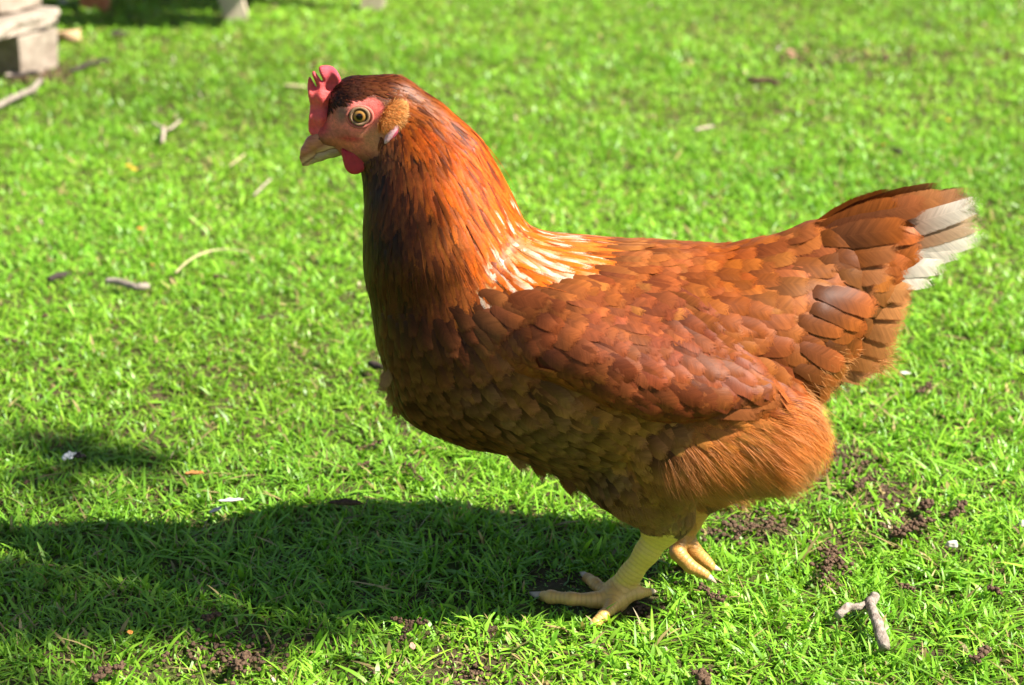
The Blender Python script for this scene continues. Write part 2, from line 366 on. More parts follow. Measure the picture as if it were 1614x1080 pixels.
def sample(V, F, n):
    a = V[F[:, 0]]; c = V[F[:, 2]]; b = V[F[:, 1]]; d = V[F[:, 3]]
    ar = np.linalg.norm(np.cross(c-a, d-b), axis=1); nn = np.cross(c-a, d-b); nn /= np.linalg.norm(nn, axis=1)[:, None]+1e-12
    k = rng.choice(len(F), n, p=ar/ar.sum()); u, v = rng.random(n)[:, None], rng.random(n)[:, None]
    return (a[k]*(1-u)+b[k]*u)*(1-v)+(d[k]*(1-u)+c[k]*u)*v, nn[k]
class Table:
    def __init__(s, rows):      # px, py, angle, length, width, shape, r, g, b
        a = np.array([list(r[:6])+list(r[6]) for r in rows], float); s.xy = a[:, :2]
        an = np.radians(a[:, 2]); s.ws = 1.0; s.d = np.concatenate([np.cos(an)[:, None], -np.sin(an)[:, None], a[:, 3:]], 1)
    ls = 1.0
    def __call__(s, P):
        D = ((P[:, None, :]-s.xy[None])**2).sum(2)+60.0; w_ = D**-1.7; w_ /= w_.sum(1)[:, None]; r = w_@s.d; r[:, 2] *= s.ls; r[:, 3] *= s.ws
        return r     # dx, dz, len, wid, shape, rgb
def dart(P, rad, order=None):
    out = []; cell = .008; g = {}
    for i in range(len(P)):
        p = P[i]; r = rad[i]; k = (int(p[0]//cell), int(p[1]//cell), int(p[2]//cell)); m = int(r//cell)+1; ok = True
        for a in range(k[0]-m, k[0]+m+1):
            for b in range(k[1]-m, k[1]+m+1):
                for c in range(k[2]-m, k[2]+m+1):
                    for j in g.get((a, b, c), ()):
                        if abs(P[j][0]-p[0]) < r and ((P[j]-p)**2).sum() < r*r: ok = False; break
                    if not ok: break
                if not ok: break
            if not ok: break
        if ok: g.setdefault(k, []).append(i); out.append(i)
    return np.array(out, int)
def inpoly(P, poly):
    P = np.atleast_2d(P); ins = np.zeros(len(P), bool); n = len(poly)
    for i in range(n):
        a, b = poly[i], poly[(i+1) % n]
        ins ^= ((a[1] > P[:, 1]) != (b[1] > P[:, 1])) & (P[:, 0] < (b[0]-a[0])*(P[:, 1]-a[1])/(b[1]-a[1]+1e-12)+a[0])
    return ins
SC = mpp(450)
def scatter(bv, V, F, mask, table, n, space=.42, h0=.0008, lift=.05, colfn=None, jit=9, both=True, curl=.25, ywob=0.0):
    P, N = sample(V, F, n); Q = proj(P); m = mask(P, N, Q); P, N, Q = P[m], N[m], Q[m]
    if not len(P): return Feathers()
    T = table(Q); rad = space*np.sqrt(T[:, 2]*T[:, 3])*SC; keep = dart(P, rad); fe = Feathers()
    for i in keep:
        t = T[i]; a = R(rng.normal(0, jit)); ca, sa = math.cos(a), math.sin(a)
        d = Vector((t[0]*ca-t[1]*sa, ywob*rng.normal(), t[0]*sa+t[1]*ca))
        L = t[2]*SC*rng.uniform(.82, 1.18); Wd = t[3]*SC*rng.uniform(.85, 1.15)
        C, Nn = march(bv, P[i], d, L, h0*rng.uniform(.6, 1.5), lift*rng.uniform(.75, 1.3))
        col = t[5:8]*rng.uniform(.86, 1.12)*np.array([1, rng.uniform(.88, 1.08), rng.uniform(.85, 1.1)]); ct = None
        if colfn: col, ct = colfn(Q[i], col)
        fe.add(C, Nn, Wd, min(max(t[4], 0), 1), col, curl, ct, tw=rng.normal(0, .06))
    return fe
def strands(bv, V, F, mask, table, n, width=1.1, lift=.12, colv=.25, jit=10, nseg=4):
    P, N = sample(V, F, n); Q = proj(P); m = mask(P, N, Q); P, N, Q = P[m], N[m], Q[m]; T = table(Q)
    nb = len(P); an = R(1)*rng.normal(0, jit, nb); ca, sa = np.cos(an), np.sin(an)
    D = np.stack([T[:, 0]*ca-T[:, 1]*sa, rng.normal(0, .12, nb), T[:, 0]*sa+T[:, 1]*ca], 1)
    D -= N*(D*N).sum(1)[:, None]; D /= np.linalg.norm(D, axis=1)[:, None]
    L = T[:, 2]*SC*rng.uniform(.6, 1.3, nb); lf = lift*rng.uniform(.2, 1.8, nb)
    S = np.cross(D, N)+N*rng.normal(0, .6, nb)[:, None]; S /= np.linalg.norm(S, axis=1)[:, None]
    col = T[:, 5:8]*rng.uniform(1-colv, 1+colv, nb)[:, None]; Vs = []
    ks = np.linspace(0, 1, nseg+1)
    for k in ks:
        sag = k*k*L*.18
        c = P + D*(L*k)[:, None] + N*(lf*L*k - sag*.6*k)[:, None] - np.array([0, 0, 1])*(sag*.25)[:, None]
        wd = width*SC*.5*(1-k**2*.85)
        Vs += [c-S*wd, c+S*wd]
    A = np.stack(Vs, 1).reshape(-1, 3); nv = 2*(nseg+1)
    q = np.array([[2*i, 2*i+1, 2*i+3, 2*i+2] for i in range(nseg)]); Fq = (q[None]+np.arange(nb)[:, None, None]*nv).reshape(-1, 4)
    return A, Fq, np.repeat(col, nv, 0)

RUST = (.44, .115, .018); ORG = (.80, .140, .007); MAH = (.13, .030, .008); BRN = (.23, .085, .024); FAWN = (.50, .20, .055); DK = (.06, .016, .006)
neckT = Table([
 (530, 150, 25, 12, 6, .8, DK), (545, 135, 12, 15, 7, .8, DK), (590, 125, 4, 22, 8, .9, MAH), (600, 150, 8, 20, 7, .9, (.26, .075, .02)), (640, 130, 20, 34, 10, 1, (.34, .09, .02)),
 (640, 165, 40, 34, 10, 1, (.52, .12, .01)), (690, 160, 48, 50, 12, 1, (.66, .15, .01)), (655, 205, 62, 44, 12, 1, ORG), (720, 220, 60, 66, 14, 1, ORG),
 (690, 280, 66, 66, 14, 1, (.84, .165, .009)), (650, 250, 80, 46, 12, 1, (.42, .10, .02)), (762, 280, 58, 76, 14, 1, ORG), (800, 330, 42, 84, 15, 1, (.80, .16, .010)),
 (740, 350, 64, 80, 15, 1, (.84, .165, .009)), (790, 390, 52, 90, 15, 1, (.82, .165, .010)), (860, 370, 24, 84, 16, 1, (.74, .21, .03)), (850, 420, 30, 84, 18, .9, (.76, .15, .010)),
 (690, 350, 74, 70, 15, 1, (.46, .12, .02)), (640, 300, 86, 50, 13, 1, (.20, .05, .016)), (600, 280, 92, 40, 12, 1, DK), (575, 320, 95, 40, 14, .7, MAH),  # front and throat rows: shade of the neck painted into the feather colours
 (610, 360, 90, 50, 18, .6, DK), (660, 400, 82, 62, 18, .8, MAH), (720, 430, 72, 74, 18, .9, (.44, .11, .02)), (590, 420, 90, 48, 22, .4, MAH),
 (640, 470, 82, 54, 24, .4, MAH), (590, 240, 95, 16, 8, .6, (.2, .07, .03)), (618, 235, 90, 22, 9, .6, (.3, .09, .03))])
neckT.ws = .72; neckT.ls = 1.12
neckpoly = [(510, 100), (660, 100), (760, 190), (800, 290), (880, 330), (940, 345), (940, 400), (880, 440), (800, 452), (752, 448), (708, 470), (660, 490), (560, 470), (540, 300), (568, 258), (600, 240), (606, 225), (596, 214), (622, 212), (628, 195), (610, 152), (585, 147), (557, 152), (530, 165), (516, 175)]
def neckmask(P, N, Q): return inpoly(Q, neckpoly)
def neckcol(q, c):
    f = 0.0
    if 740 < q[0] < 890 and q[1] > 265 + max(0, 790-q[0])*.6: f = .30
    if 738 < q[0] < 850 and 345 < q[1] < 450: f = .85
    if rng.random() < f*.75: return np.array([.75, .30, .07])*rng.uniform(.8, 1.1), (np.array([.95, .82, .64]) if rng.random() < .7 else np.array([.9, .5, .2]))
    if rng.random() < .18: return c*.42, c*.62
    k = 1.0+.12*min(1, max(0, (q[0]-640)/50)); return c*rng.uniform(.75, 1.1)*k, c*np.array([1.10, 1.22, 1.1])*k  # hackles behind the shaded front painted brighter, as sunlit
M_hack = feather_mat('hackle_feather', .42, .40, .60, .85, .8, .28)
M_feat = feather_mat('contour_feather', .46, .26, .80, .55, .9, .15)
M_soft = feather_mat('soft_feather', .6, .3, .55, .6, .9, .15)
M_hair = hair_mat('down_barbs')
NK = scatter(bvh, bV, bF, neckmask, neckT, 150000, .225, .0005, .020, neckcol, 9, curl=.07)
nk = NK.build('neck_feathers', M_hack)
def neckmask2(P, N, Q): return neckmask(P, N, Q)
A, Fq, c = strands(bvh, bV, bF, neckmask2, neckT, 16000, .65, .03, .45, 9); part('hackle_barbs', A, Fq, M_hair, nk, col=c)
bodyT = Table([
 (575, 430, 88, 44, 26, .2, MAH), (590, 520, 84, 42, 30, .05, BRN), (650, 480, 78, 44, 30, .1, (.18, .06, .022)), (620, 600, 72, 42, 28, .1, BRN), (700, 500, 66, 50, 32, .1, (.2, .065, .024)), (680, 560, 66, 44, 32, 0, BRN),
 (660, 640, 55, 40, 26, .1, BRN), (730, 600, 50, 46, 34, 0, (.27, .11, .045)), (720, 680, 35, 46, 28, .2, BRN), (790, 640, 38, 48, 34, 0, (.28, .12, .05)), (780, 560, 45, 54, 38, 0, (.40, .15, .05)),
 (770, 500, 48, 60, 42, 0, (.46, .17, .06)), (860, 590, 35, 60, 44, 0, (.50, .21, .085)), (850, 690, 38, 48, 32, .1, (.27, .12, .05)), (920, 620, 25, 60, 44, 0, FAWN), (960, 690, 35, 56, 44, 0, FAWN), (920, 740, 50, 44, 30, .2, (.26, .12, .05)),
 (1000, 740, 45, 52, 40, 0, FAWN), (1000, 800, 60, 44, 26, .3, (.3, .14, .05)),
 (830, 380, 30, 60, 30, .4, RUST), (920, 365, 14, 60, 26, .4, (.55, .22, .08)), (900, 420, 24, 58, 34, .1, (.52, .17, .045)), (1000, 385, 8, 56, 30, .2, (.46, .15, .045)), (1100, 392, 0, 60, 36, .1, RUST), (1100, 440, 12, 62, 42, 0, RUST),
 (1180, 400, -6, 70, 46, 0, (.50, .16, .045)), (1180, 460, 14, 66, 50, 0, (.52, .19, .055)), (1240, 380, -14, 84, 52, 0, (.50, .16, .045)), (1260, 440, 2, 84, 58, 0, (.52, .19, .06)), (1240, 510, 25, 72, 48, 0, (.40, .12, .035)), (1330, 400, -10, 96, 56, 0, RUST), (1340, 460, 8, 92, 56, 0, (.48, .17, .055)), (1320, 530, 22, 84, 50, 0, RUST),
 (1270, 580, 36, 66, 40, .1, (.34, .10, .03)), (1340, 580, 30, 66, 36, .3, (.44, .17, .06)), (1220, 620, 40, 60, 36, .2, RUST), (1400, 400, -8, 90, 50, 0, RUST)])
bodyT.ls = 1.3
thighpoly = [(1022, 650), (1090, 632), (1160, 612), (1250, 622), (1290, 640), (1330, 700), (1300, 800), (1080, 860), (1000, 850), (985, 800), (1010, 740), (1040, 700)]
farthigh = lambda P, Q: (P[:, 1] < -0.0) | (P[:, 1] > -1)
def isface(Q): return (Q[:, 1] < 262) & (Q[:, 0] < 640)
def bodymask(P, N, Q):
    m = ~inpoly(Q, neckpoly) & ~isface(Q) & (P[:, 2] > .085) & (Q[:, 0] < 1345)
    m &= ~inpoly(Q, thighpoly)
    return m
def bodycol(q, c):
    c = c*(1-.45*min(1, max(0, (q[1]-(470+(q[0]-600)*.32))/90)))  # shade painted in: breast and belly feathers darken below a slanting line
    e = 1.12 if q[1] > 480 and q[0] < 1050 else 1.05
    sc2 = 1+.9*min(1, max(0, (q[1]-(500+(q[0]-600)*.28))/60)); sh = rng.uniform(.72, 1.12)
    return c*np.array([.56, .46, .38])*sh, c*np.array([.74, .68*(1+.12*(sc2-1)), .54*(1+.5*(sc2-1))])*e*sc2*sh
def tailmask(P, N, Q): return (Q[:, 0] > 1230) & (Q[:, 0] < 1350) & (Q[:, 1] < 575) & (Q[:, 0] + (Q[:, 1]-450)*.3 > 1255)
tailT = Table([(1330, 520, 26, 110, 46, .2, (.5, .18, .05)), (1400, 470, 16, 90, 40, .2, (.56, .24, .08)), (1260, 370, -16, 120, 56, .1, RUST), (1340, 360, -14, 120, 52, .1, RUST), (1280, 430, -4, 116, 58, .05, (.50, .17, .04)), (1360, 420, 0, 110, 54, .05, (.50, .18, .045)), (1290, 490, 14, 104, 54, .05, (.38, .10, .02)), (1360, 480, 16, 100, 50, .05, (.5, .2, .055)), (1300, 550, 26, 90, 44, .1, (.40, .13, .03))])
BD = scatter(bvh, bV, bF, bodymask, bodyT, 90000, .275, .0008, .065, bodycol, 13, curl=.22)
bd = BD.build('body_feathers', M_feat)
tailT.ws = .80; tailT.ls = 1.15
TC = scatter(bvh, bV, bF, tailmask, tailT, 16000, .33, .003, .07, lambda q, c: (c*rng.uniform(.3, .6), c*np.array([.80, .74, .62])*rng.uniform(.75, 1.15)), 15, curl=.14)
# thighs: soft plumes under a coat of loose barbs
TH = (.70, .25, .05)
thighT = Table([(1040, 650, 20, 56, 22, .5, TH), (1100, 650, 15, 66, 24, .5, TH), (1200, 640, 18, 66, 24, .5, TH), (1270, 670, 40, 60, 24, .5, TH), (1300, 720, 60, 50, 20, .5, (.60, .30, .11)),
 (1050, 710, 62, 60, 22, .5, (.44, .17, .05)), (1120, 720, 40, 62, 22, .5, TH), (1200, 720, 36, 62, 22, .5, TH), (1260, 760, 56, 46, 18, .5, (.62, .34, .13)), (1150, 780, 58, 48, 18, .5, (.5, .24, .08)),
 (1040, 780, 72, 50, 20, .5, (.36, .16, .055)), (1000, 820, 65, 40, 18, .5, (.36, .17, .06)), (1060, 830, 80, 26, 12, .5, (.42, .22, .07)), (1200, 790, 60, 40, 18, .5, (.55, .28, .1))])
thm = lambda P, N, Q: (inpoly(Q, thighpoly) | ((P[:, 2] > .078) & (P[:, 2] < .13) & (Q[:, 0] > 960))) & (P[:, 2] > .074)
for sgn, nm in ((-1, 'thigh_plumage'), (1, 'thigh_plumage')):
    mk_ = lambda P, N, Q: thm(P, N, Q) & (P[:, 1]*sgn > 0)
    fe = scatter(bvh, bV, bF, mk_, thighT, 40000, .28, .0006, .04, lambda q, c: (c*rng.uniform(.88, 1.05), c*1.08), 10, curl=.15)
    o = fe.build(nm, M_soft)
    A, Fq, c = strands(bvh, bV, bF, mk_, thighT, 150000 if sgn < 0 else 50000, .55, .045, .13, 8)
    part('loose_barbs', A, Fq, M_hair, o, col=c)
# loose barbs on the chest, belly and vent rims
fl = Table([(600, 600, 80, 26, 8, 1, (.34, .17, .07)), (640, 650, 60, 26, 8, 1, BRN), (770, 705, 50, 34, 8, 1, BRN), (900, 770, 45, 34, 8, 1, (.28, .13, .05)), (570, 350, 92, 14, 5, 1, DK), (1320, 620, 25, 60, 8, 1, (.62, .34, .14)), (1260, 640, 40, 50, 8, 1, (.5, .2, .07)), (980, 820, 60, 34, 8, 1, (.34, .17, .06))])
def flm(P, N, Q):
    m = bodymask(P, N, Q); under = (np.abs(N[:, 1]) < .30)
    return m & under & ((Q[:, 1] > 520) | (Q[:, 0] < 600))
A, Fq, c = strands(bvh, bV, bF, flm, fl, 30000, .8, .30, .3, 14); part('down_fringe', A, Fq, M_hair, col=c)
vt = Table([(1290, 600, 30, 62, 8, 1, (.60, .26, .08)), (1340, 570, 18, 66, 8, 1, (.66, .32, .12)), (1290, 640, 45, 50, 8, 1, (.58, .28, .1))])
A, Fq, c = strands(bvh, bV, bF, lambda P, N, Q: (Q[:, 0] > 1245) & (Q[:, 1] > 545) & (Q[:, 1] < 665) & (P[:, 2] > .15), vt, 90000, .8, .12, .3, 15); part('vent_down', A, Fq, M_hair, col=c)
# ragged tufts along the chest and belly line
tf = Feathers(); 
for (x0, y0, x1, y1, wd, cc) in [(620, 575, 604, 622, 30, (.46, .24, .10)), (632, 600, 612, 646, 34, (.40, .20, .08)), (645, 610, 624, 652, 34, BRN), (700, 655, 712, 706, 34, MAH), (735, 665, 768, 714, 38, BRN), (720, 660, 738, 704, 34, (.3, .14, .05)), (790, 690, 838, 742, 34, (.32, .15, .06)), (830, 710, 872, 762, 32, BRN), (880, 740, 915, 790, 30, BRN)]:
    for j in range(7):
        yy = rng.uniform(-.03, .02); a, b = W(x0+rng.normal(0, 4), y0, yy), W(x1+rng.normal(0, 6), y1+rng.normal(0, 9)-3*j, yy*1.1); t = VS[:, None]; m = (a+b)/2+np.array([-.002, 0, -.003]); C = (1-t)**2*a+2*t*(1-t)*m+t*t*b
        N = np.tile(np.array([-.3, -1, -.1]), (8, 1)); tf.add(C, N/np.linalg.norm(N[0]), wd*SC*.7, .7, np.array(cc)*rng.uniform(.8, 1.1), .3, tw=rng.normal(0, .3))
tf.build('chest_tufts', M_soft)
# short fur on the cheeks and the ear tuft
fc = Table([(600, 225, 30, 7, 3, 1, (.40, .19, .08)), (560, 215, 5, 4, 3, 1, (.46, .22, .14)), (620, 235, 80, 12, 3, 1, (.45, .2, .07)), (545, 165, 10, 8, 3, 1, MAH), (530, 180, 20, 5, 3, 1, (.3, .13, .08)), (600, 245, 85, 10, 3, 1, DK), (575, 150, 5, 12, 3, 1, MAH), (610, 155, 10, 14, 3, 1, (.3, .1, .04))])
eyec = (567.5, 181)
fcm = lambda P, N, Q: isface(Q) & (P[:, 2] > .25) & (Q[:, 0] > 512) & (((Q[:, 0]-eyec[0])/34)**2+((Q[:, 1]-eyec[1])/24)**2 > 1) & ~((Q[:, 1] > 195) & (Q[:, 0] < 545))
A, Fq, c = strands(bvh, bV, bF, fcm, fc, 26000, .65, .2, .35, 14, 3); c = c*np.array([1.7, 1.1, .95]); part('face_bristles', A, Fq, M_hair, col=c)
# ---------------------------------------------------------------- wings
wingT = Table([
 (740, 480, 48, 56, 40, 0, (.48, .19, .07)), (790, 470, 34, 52, 36, 0, (.50, .17, .05)), (780, 530, 42, 54, 36, 0, (.46, .17, .055)), (860, 450, 24, 50, 36, 0, (.52, .17, .045)), (850, 520, 38, 48, 36, 0, (.42, .13, .045)), (870, 570, 34, 58, 34, .2, (.42, .14, .045)),
 (930, 440, 24, 52, 36, 0, (.50, .15, .04)), (930, 500, 42, 48, 36, 0, (.42, .13, .05)), (940, 570, 42, 52, 36, .1, (.36, .11, .04)), (1000, 460, 34, 56, 38, 0, (.42, .12, .04)), (1010, 530, 42, 54, 38, 0, (.40, .115, .042)), (1020, 600, 40, 58, 38, .1, (.34, .10, .035)),
 (1080, 500, 46, 68, 36, 0, (.42, .12, .04)), (1090, 570, 42, 70, 38, 0, (.42, .13, .045)), (1100, 630, 25, 66, 34, .1, (.34, .10, .035)), (1160, 560, 42, 90, 34, 0, (.50, .16, .045)), (1170, 610, 32, 80, 32, .1, (.46, .15, .04)), (960, 625, 30, 50, 34, .1, (.34, .11, .04))])
wingpoly = [(722, 492), (770, 468), (850, 448), (930, 420), (1020, 410), (1080, 440), (1130, 500), (1195, 570), (1235, 625), (1190, 650), (1090, 662), (990, 652), (900, 606), (820, 586), (750, 545)]
wingT.ls = 1.35
for sgn in (-1, 1):
    yc = .084
    ww = (bP[:, 0] > 690) & (bP[:, 0] < 1290) & (bV[:, 1] < -.012); poly = smoothpoly(wingpoly, 2)
    dd = poly_sdf(poly, bP[:, 0], bP[:, 1]); fsel = (ww & (dd > 0))[bF].all(1) & (bV[bF].mean(1)[:, 1] < 0)
    used = np.unique(bF[fsel]); mp_ = -np.ones(len(bV), int); mp_[used] = np.arange(len(used)); wF = mp_[bF[fsel]]
    e1 = bV[bF[:, 2]]-bV[bF[:, 0]]; e2 = bV[bF[:, 3]]-bV[bF[:, 1]]; fn = np.cross(e1, e2); vn = np.zeros_like(bV)
    for k in range(4): np.add.at(vn, bF[:, k], fn)
    vn /= np.linalg.norm(vn, axis=1)[:, None]+1e-12; d_ = dd[used]; q_ = bP[used]
    low = np.clip((q_[:, 1]-(430+(q_[:, 0]-760)*.30))/80, 0, 1)
    low = low*np.clip((q_[:, 0]-790)/120, 0, 1)
    wV = bV[used] + vn[used]*(-.001+(.002+.016*low)*(1-np.exp(-d_/9)))[:, None]; wV = relax(wV, wF, 4)
    wb = BVHTree.FromPolygons([Vector(v) for v in wV.tolist()], wF.tolist())
    fe = scatter(wb, wV, wF, lambda P, N, Q: (N[:, 1] < .1) & ~((Q[:, 0] > 1060) & (Q[:, 1] > 622)), wingT, 50000, .265, .0008, .06, lambda q, c: (c*rng.uniform(.38, .58)*np.array([1, .85, rng.uniform(.7, 1.)]), c*np.array([.66, .54, .42])*rng.uniform(.72, 1.18)), 10, curl=.18)
    ff = Feathers()
    # flight feathers: (root px, tip px, width)
    for k, (r0, t0, wd, cc) in enumerate([((1010, 625), (1215, 654), 42, (.36, .11, .03)), ((1010, 600), (1254, 638), 42, (.40, .12, .03)), ((1015, 575), (1250, 624), 38, (.44, .13, .03)),
        ((1015, 552), (1232, 604), 36, (.44, .13, .03)), ((1010, 528), (1206, 580), 36, (.46, .13, .03)), ((1000, 505), (1176, 550), 36, (.42, .12, .03)), ((990, 480), (1146, 518), 36, (.42, .12, .03)), ((980, 460), (1118, 486), 36, (.42, .12, .03)), ((1120, 520), (1226, 596), 18, (.50, .42, .32))]):
        pp = [(r0[0]+(t0[0]-r0[0])*t, r0[1]+(t0[1]-r0[1])*t) for t in VS]; ys, ts = [], []
        for (qx, qy), t in zip(pp, VS):
            dr = Vector(ray(qx, qy)).normalized(); o_ = Vector((0, CY, CH)); hh = [h[0].y for h in (wb.ray_cast(o_, dr), bvh.ray_cast(o_, dr)) if h[0] is not None]
            if hh: ys.append(min(hh)); ts.append(t)
        yf = np.polyval(np.polyfit(ts, ys, 2), VS); lift_ = -.0050+.0115*VS**1.6-(.0030 if k == 8 else 0)
        C = np.array([W(qx, qy, y_-l_) for (qx, qy), y_, l_ in zip(pp, yf, lift_)]); N = np.tile(np.array([.12, -1, .30]), (8, 1)); N /= np.linalg.norm(N[0])
        ff.add(C, N, wd*SC, .2, np.array(cc)*.5, .12, np.array(cc)*.8)
    for X in (fe, ff):
        for i in range(X.n):
            if sgn > 0: X.V[i] = X.V[i]*np.array([1, -1, 1])
    if sgn > 0: wV = wV*np.array([1, -1, 1]); wF = wF[:, ::-1]
    wo = part('wing', wV, wF, M_plum, col=np.tile(np.array([.16, .05, .02]), (len(wV), 1)))
    fe.build('covert_feathers', M_feat, wo); ff.build('flight_feathers', M_feat, wo)
# ---------------------------------------------------------------- tail
TL = Feathers(); PALE = np.array([.80, .70, .56])
tl = [  # root, tip, width px, |y| root, |y| tip, colour, tip colour
 ((1285, 385), (1542, 302), 50, .004, .006, RUST, (.55, .24, .1)), ((1290, 390), (1556, 318), 50, .008, .010, RUST, PALE*.9), ((1290, 400), (1562, 346), 52, .010, .010, (.40, .12, .03), (.66, .44, .26)),
 ((1300, 410), (1558, 372), 54, .012, .012, (.6, .5, .38), PALE), ((1290, 420), (1528, 394), 50, .014, .014, (.6, .5, .38), PALE), ((1290, 420), (1500, 420), 50, .014, .018, (.6, .5, .38), PALE),
 ((1290, 430), (1480, 444), 46, .016, .020, (.55, .4, .26), PALE*.95), ((1280, 440), (1450, 462), 54, .020, .024, (.42, .15, .04), (.62, .26, .08)), ((1270, 460), (1446, 492), 58, .022, .026, (.42, .14, .04), (.66, .27, .08)),
 ((1270, 480), (1432, 528), 60, .024, .030, (.40, .13, .03), (.64, .26, .08)), ((1260, 500), (1424, 556), 58, .026, .030, RUST, (.62, .25, .07)), ((1250, 520), (1400, 580), 56, .026, .030, RUST, (.62, .25, .07)), ((1240, 540), (1378, 602), 54, .024, .026, RUST, (.62, .28, .1)),
 ((1270, 470), (1436, 512), 40, .019, .022, RUST, (.5, .2, .08)), ((1250, 530), (1390, 592), 40, .018, .02, RUST, (.5, .2, .08)),
 # coverts lying over the main feathers
 ((1270, 375), (1430, 322), 50, .008, .018, RUST, RUST), ((1300, 365), (1470, 318), 46, .018, .020, (.34, .10, .03), (.40, .12, .035)), ((1330, 350), (1500, 306), 40, .012, .014, RUST, (.50, .19, .06)), ((1290, 385), (1420, 372), 56, .018, .022, RUST, (.44, .14, .045)),
 ((1290, 380), (1440, 360), 52, .026, .028, (.32, .10, .03), RUST), ((1280, 410), (1425, 392), 54, .028, .032, RUST, (.46, .16, .05)), ((1270, 430), (1410, 430), 56, .032, .036, RUST, (.52, .2, .07)), ((1250, 450), (1390, 470), 56, .034, .038, RUST, (.50, .18, .06))]
for s in (-1, 1):
    for k, (r0, t0, wd, y0, y1, cc, ct) in enumerate(tl):
        y0 *= .45; a, b = W(*r0, -y0), W(*t0, -y1*.8); m = (a+b)/2+np.array([0, -.003, -.001 if k < 3 else .003]); t = VS[:, None]; C = (1-t)**2*a+2*t*(1-t)*m+t*t*b
        N = np.tile(np.array([.05, -1, .35]), (8, 1)); N /= np.linalg.norm(N[0])
        if s > 0: C = C*np.array([1, -1, 1]); N = N*np.array([1, -1, 1])
        TL.add(C, N, wd*SC*rng.uniform(.95, 1.05), .12, np.array(cc)*rng.uniform(.6, .8), .14, np.array(ct)*(.95 if ct[2] > .4 else .78), tw=rng.normal(0, .10))
tlo = TL.build('tail', M_feat); TC.build('tail_coverts', M_feat, tlo)
# ---------------------------------------------------------------- comb, wattles, ear lobes, beak, eyes, claws
M_comb = skin_mat('comb_flesh', .4, .42, 1400, .9, .0007, .25, spec=.5)
combpx = [(486, 211), (486, 192), (489, 168), (486, 150), (484, 136), (486, 122), (489, 121), (493, 130), (497.5, 138), (499.5, 137), (495.5, 127), (490.5, 115), (495, 111), (501, 118), (507.5, 127.5), (509.5, 126), (506, 118), (501.5, 107), (506, 103), (516, 103.5), (528, 107), (537, 118), (539, 136), (533, 154), (526, 168), (524, 188), (514, 208), (500, 216)]
cV, cF = inflate(combpx, 0, .0030, .0030, .0005, 1); q = proj(cV)
cc = np.tile(np.array([.84, .11, .10]), (len(cV), 1)); k = np.clip((150-q[:, 1])/45, 0, 1)[:, None]; cc = cc*(1-k)+np.array([.62, .07, .09])*k
k = np.clip((q[:, 0]-505)/25, 0, 1)[:, None]*k; cc = cc*(1-k*.6)+np.array([.30, .05, .09])*k*.6
cV = cV + np.stack([0*cV[:, 0], .0012*np.sin(cV[:, 0]*500)+.001*np.sin(cV[:, 2]*420), 0*cV[:, 0]], 1)
part('comb', cV, cF, M_comb, col=cc)
for s in (-1, 1):
    wV, wF = inflate([(536, 232), (548, 238), (562, 236), (578, 238), (586, 247), (584, 259), (574, 269), (562, 275), (552, 273), (544, 266), (540, 252)], -.008, .0026, .004, .0006, 2)
    wV[:, 1] -= (W(560, 240)[2]-wV[:, 2])*.12
    if s > 0: wV[:, 1] *= -1; wF = wF[:, ::-1]
    part('wattle', wV, wF, M_comb, col=np.tile(np.array([.50, .022, .03]), (len(wV), 1)))
M_lobe = skin_mat('ear_lobe_skin', .2, .5, 1600, .7, .0005, .3)
hw = lambda px, py: next(h for h in [bvh.ray_cast(Vector((W(px, py, -.03)[0], -.2, W(px, py, -.03)[2])), Vector((0, 1, 0)))[0]])
for s in (-1, 1):
    hy = hw(618, 210)[1]
    lV, lF = inflate([(604, 226), (607, 214), (614, 202), (621, 194), (629, 192), (631, 200), (627, 212), (617, 221), (608, 228)], hy, .0032, .004, .0006, 2)
    q = proj(lV); k = (np.abs((q[:, 0]-617)*.5+(q[:, 1]-208)*.35) < 3.5)[:, None]; lc = np.where(k, np.array([.80, .45, .48]), np.array([.62, .10, .16]))
    tV, tF = inflate([(598, 200), (600, 186), (608, 172), (618, 163), (628, 160), (635, 165), (636, 178), (632, 192), (622, 200), (610, 204)], hy+.0010, .0026, .010, .0008, 2)
    tb = BVHTree.FromPolygons([Vector(v) for v in tV.tolist()], tF.tolist())
    eT = Table([(615, 185, 10, 12, 4, 1, (.9, .46, .14)), (630, 170, -20, 10, 4, 1, (.86, .50, .18)), (605, 198, 30, 12, 4, 1, (.8, .36, .10)), (630, 192, 60, 12, 4, 1, (.6, .3, .09))])
    A, Fq, ac = strands(tb, tV, tF, lambda P, N, Q: N[:, 1] < .3, eT, 20000, .8, .30, .35, 18, 3)
    if s > 0: lV[:, 1] *= -1; lF = lF[:, ::-1]; tV[:, 1] *= -1; tF = tF[:, ::-1]; A[:, 1] *= -1
    part('ear_lobe', lV, lF, M_lobe, col=lc)
    to = part('ear_tuft', tV, tF, M_plum, col=np.tile(np.array([.80, .40, .13]), (len(tV), 1)))
    part('tuft_barbs', A, Fq, M_hair, to, col=ac)
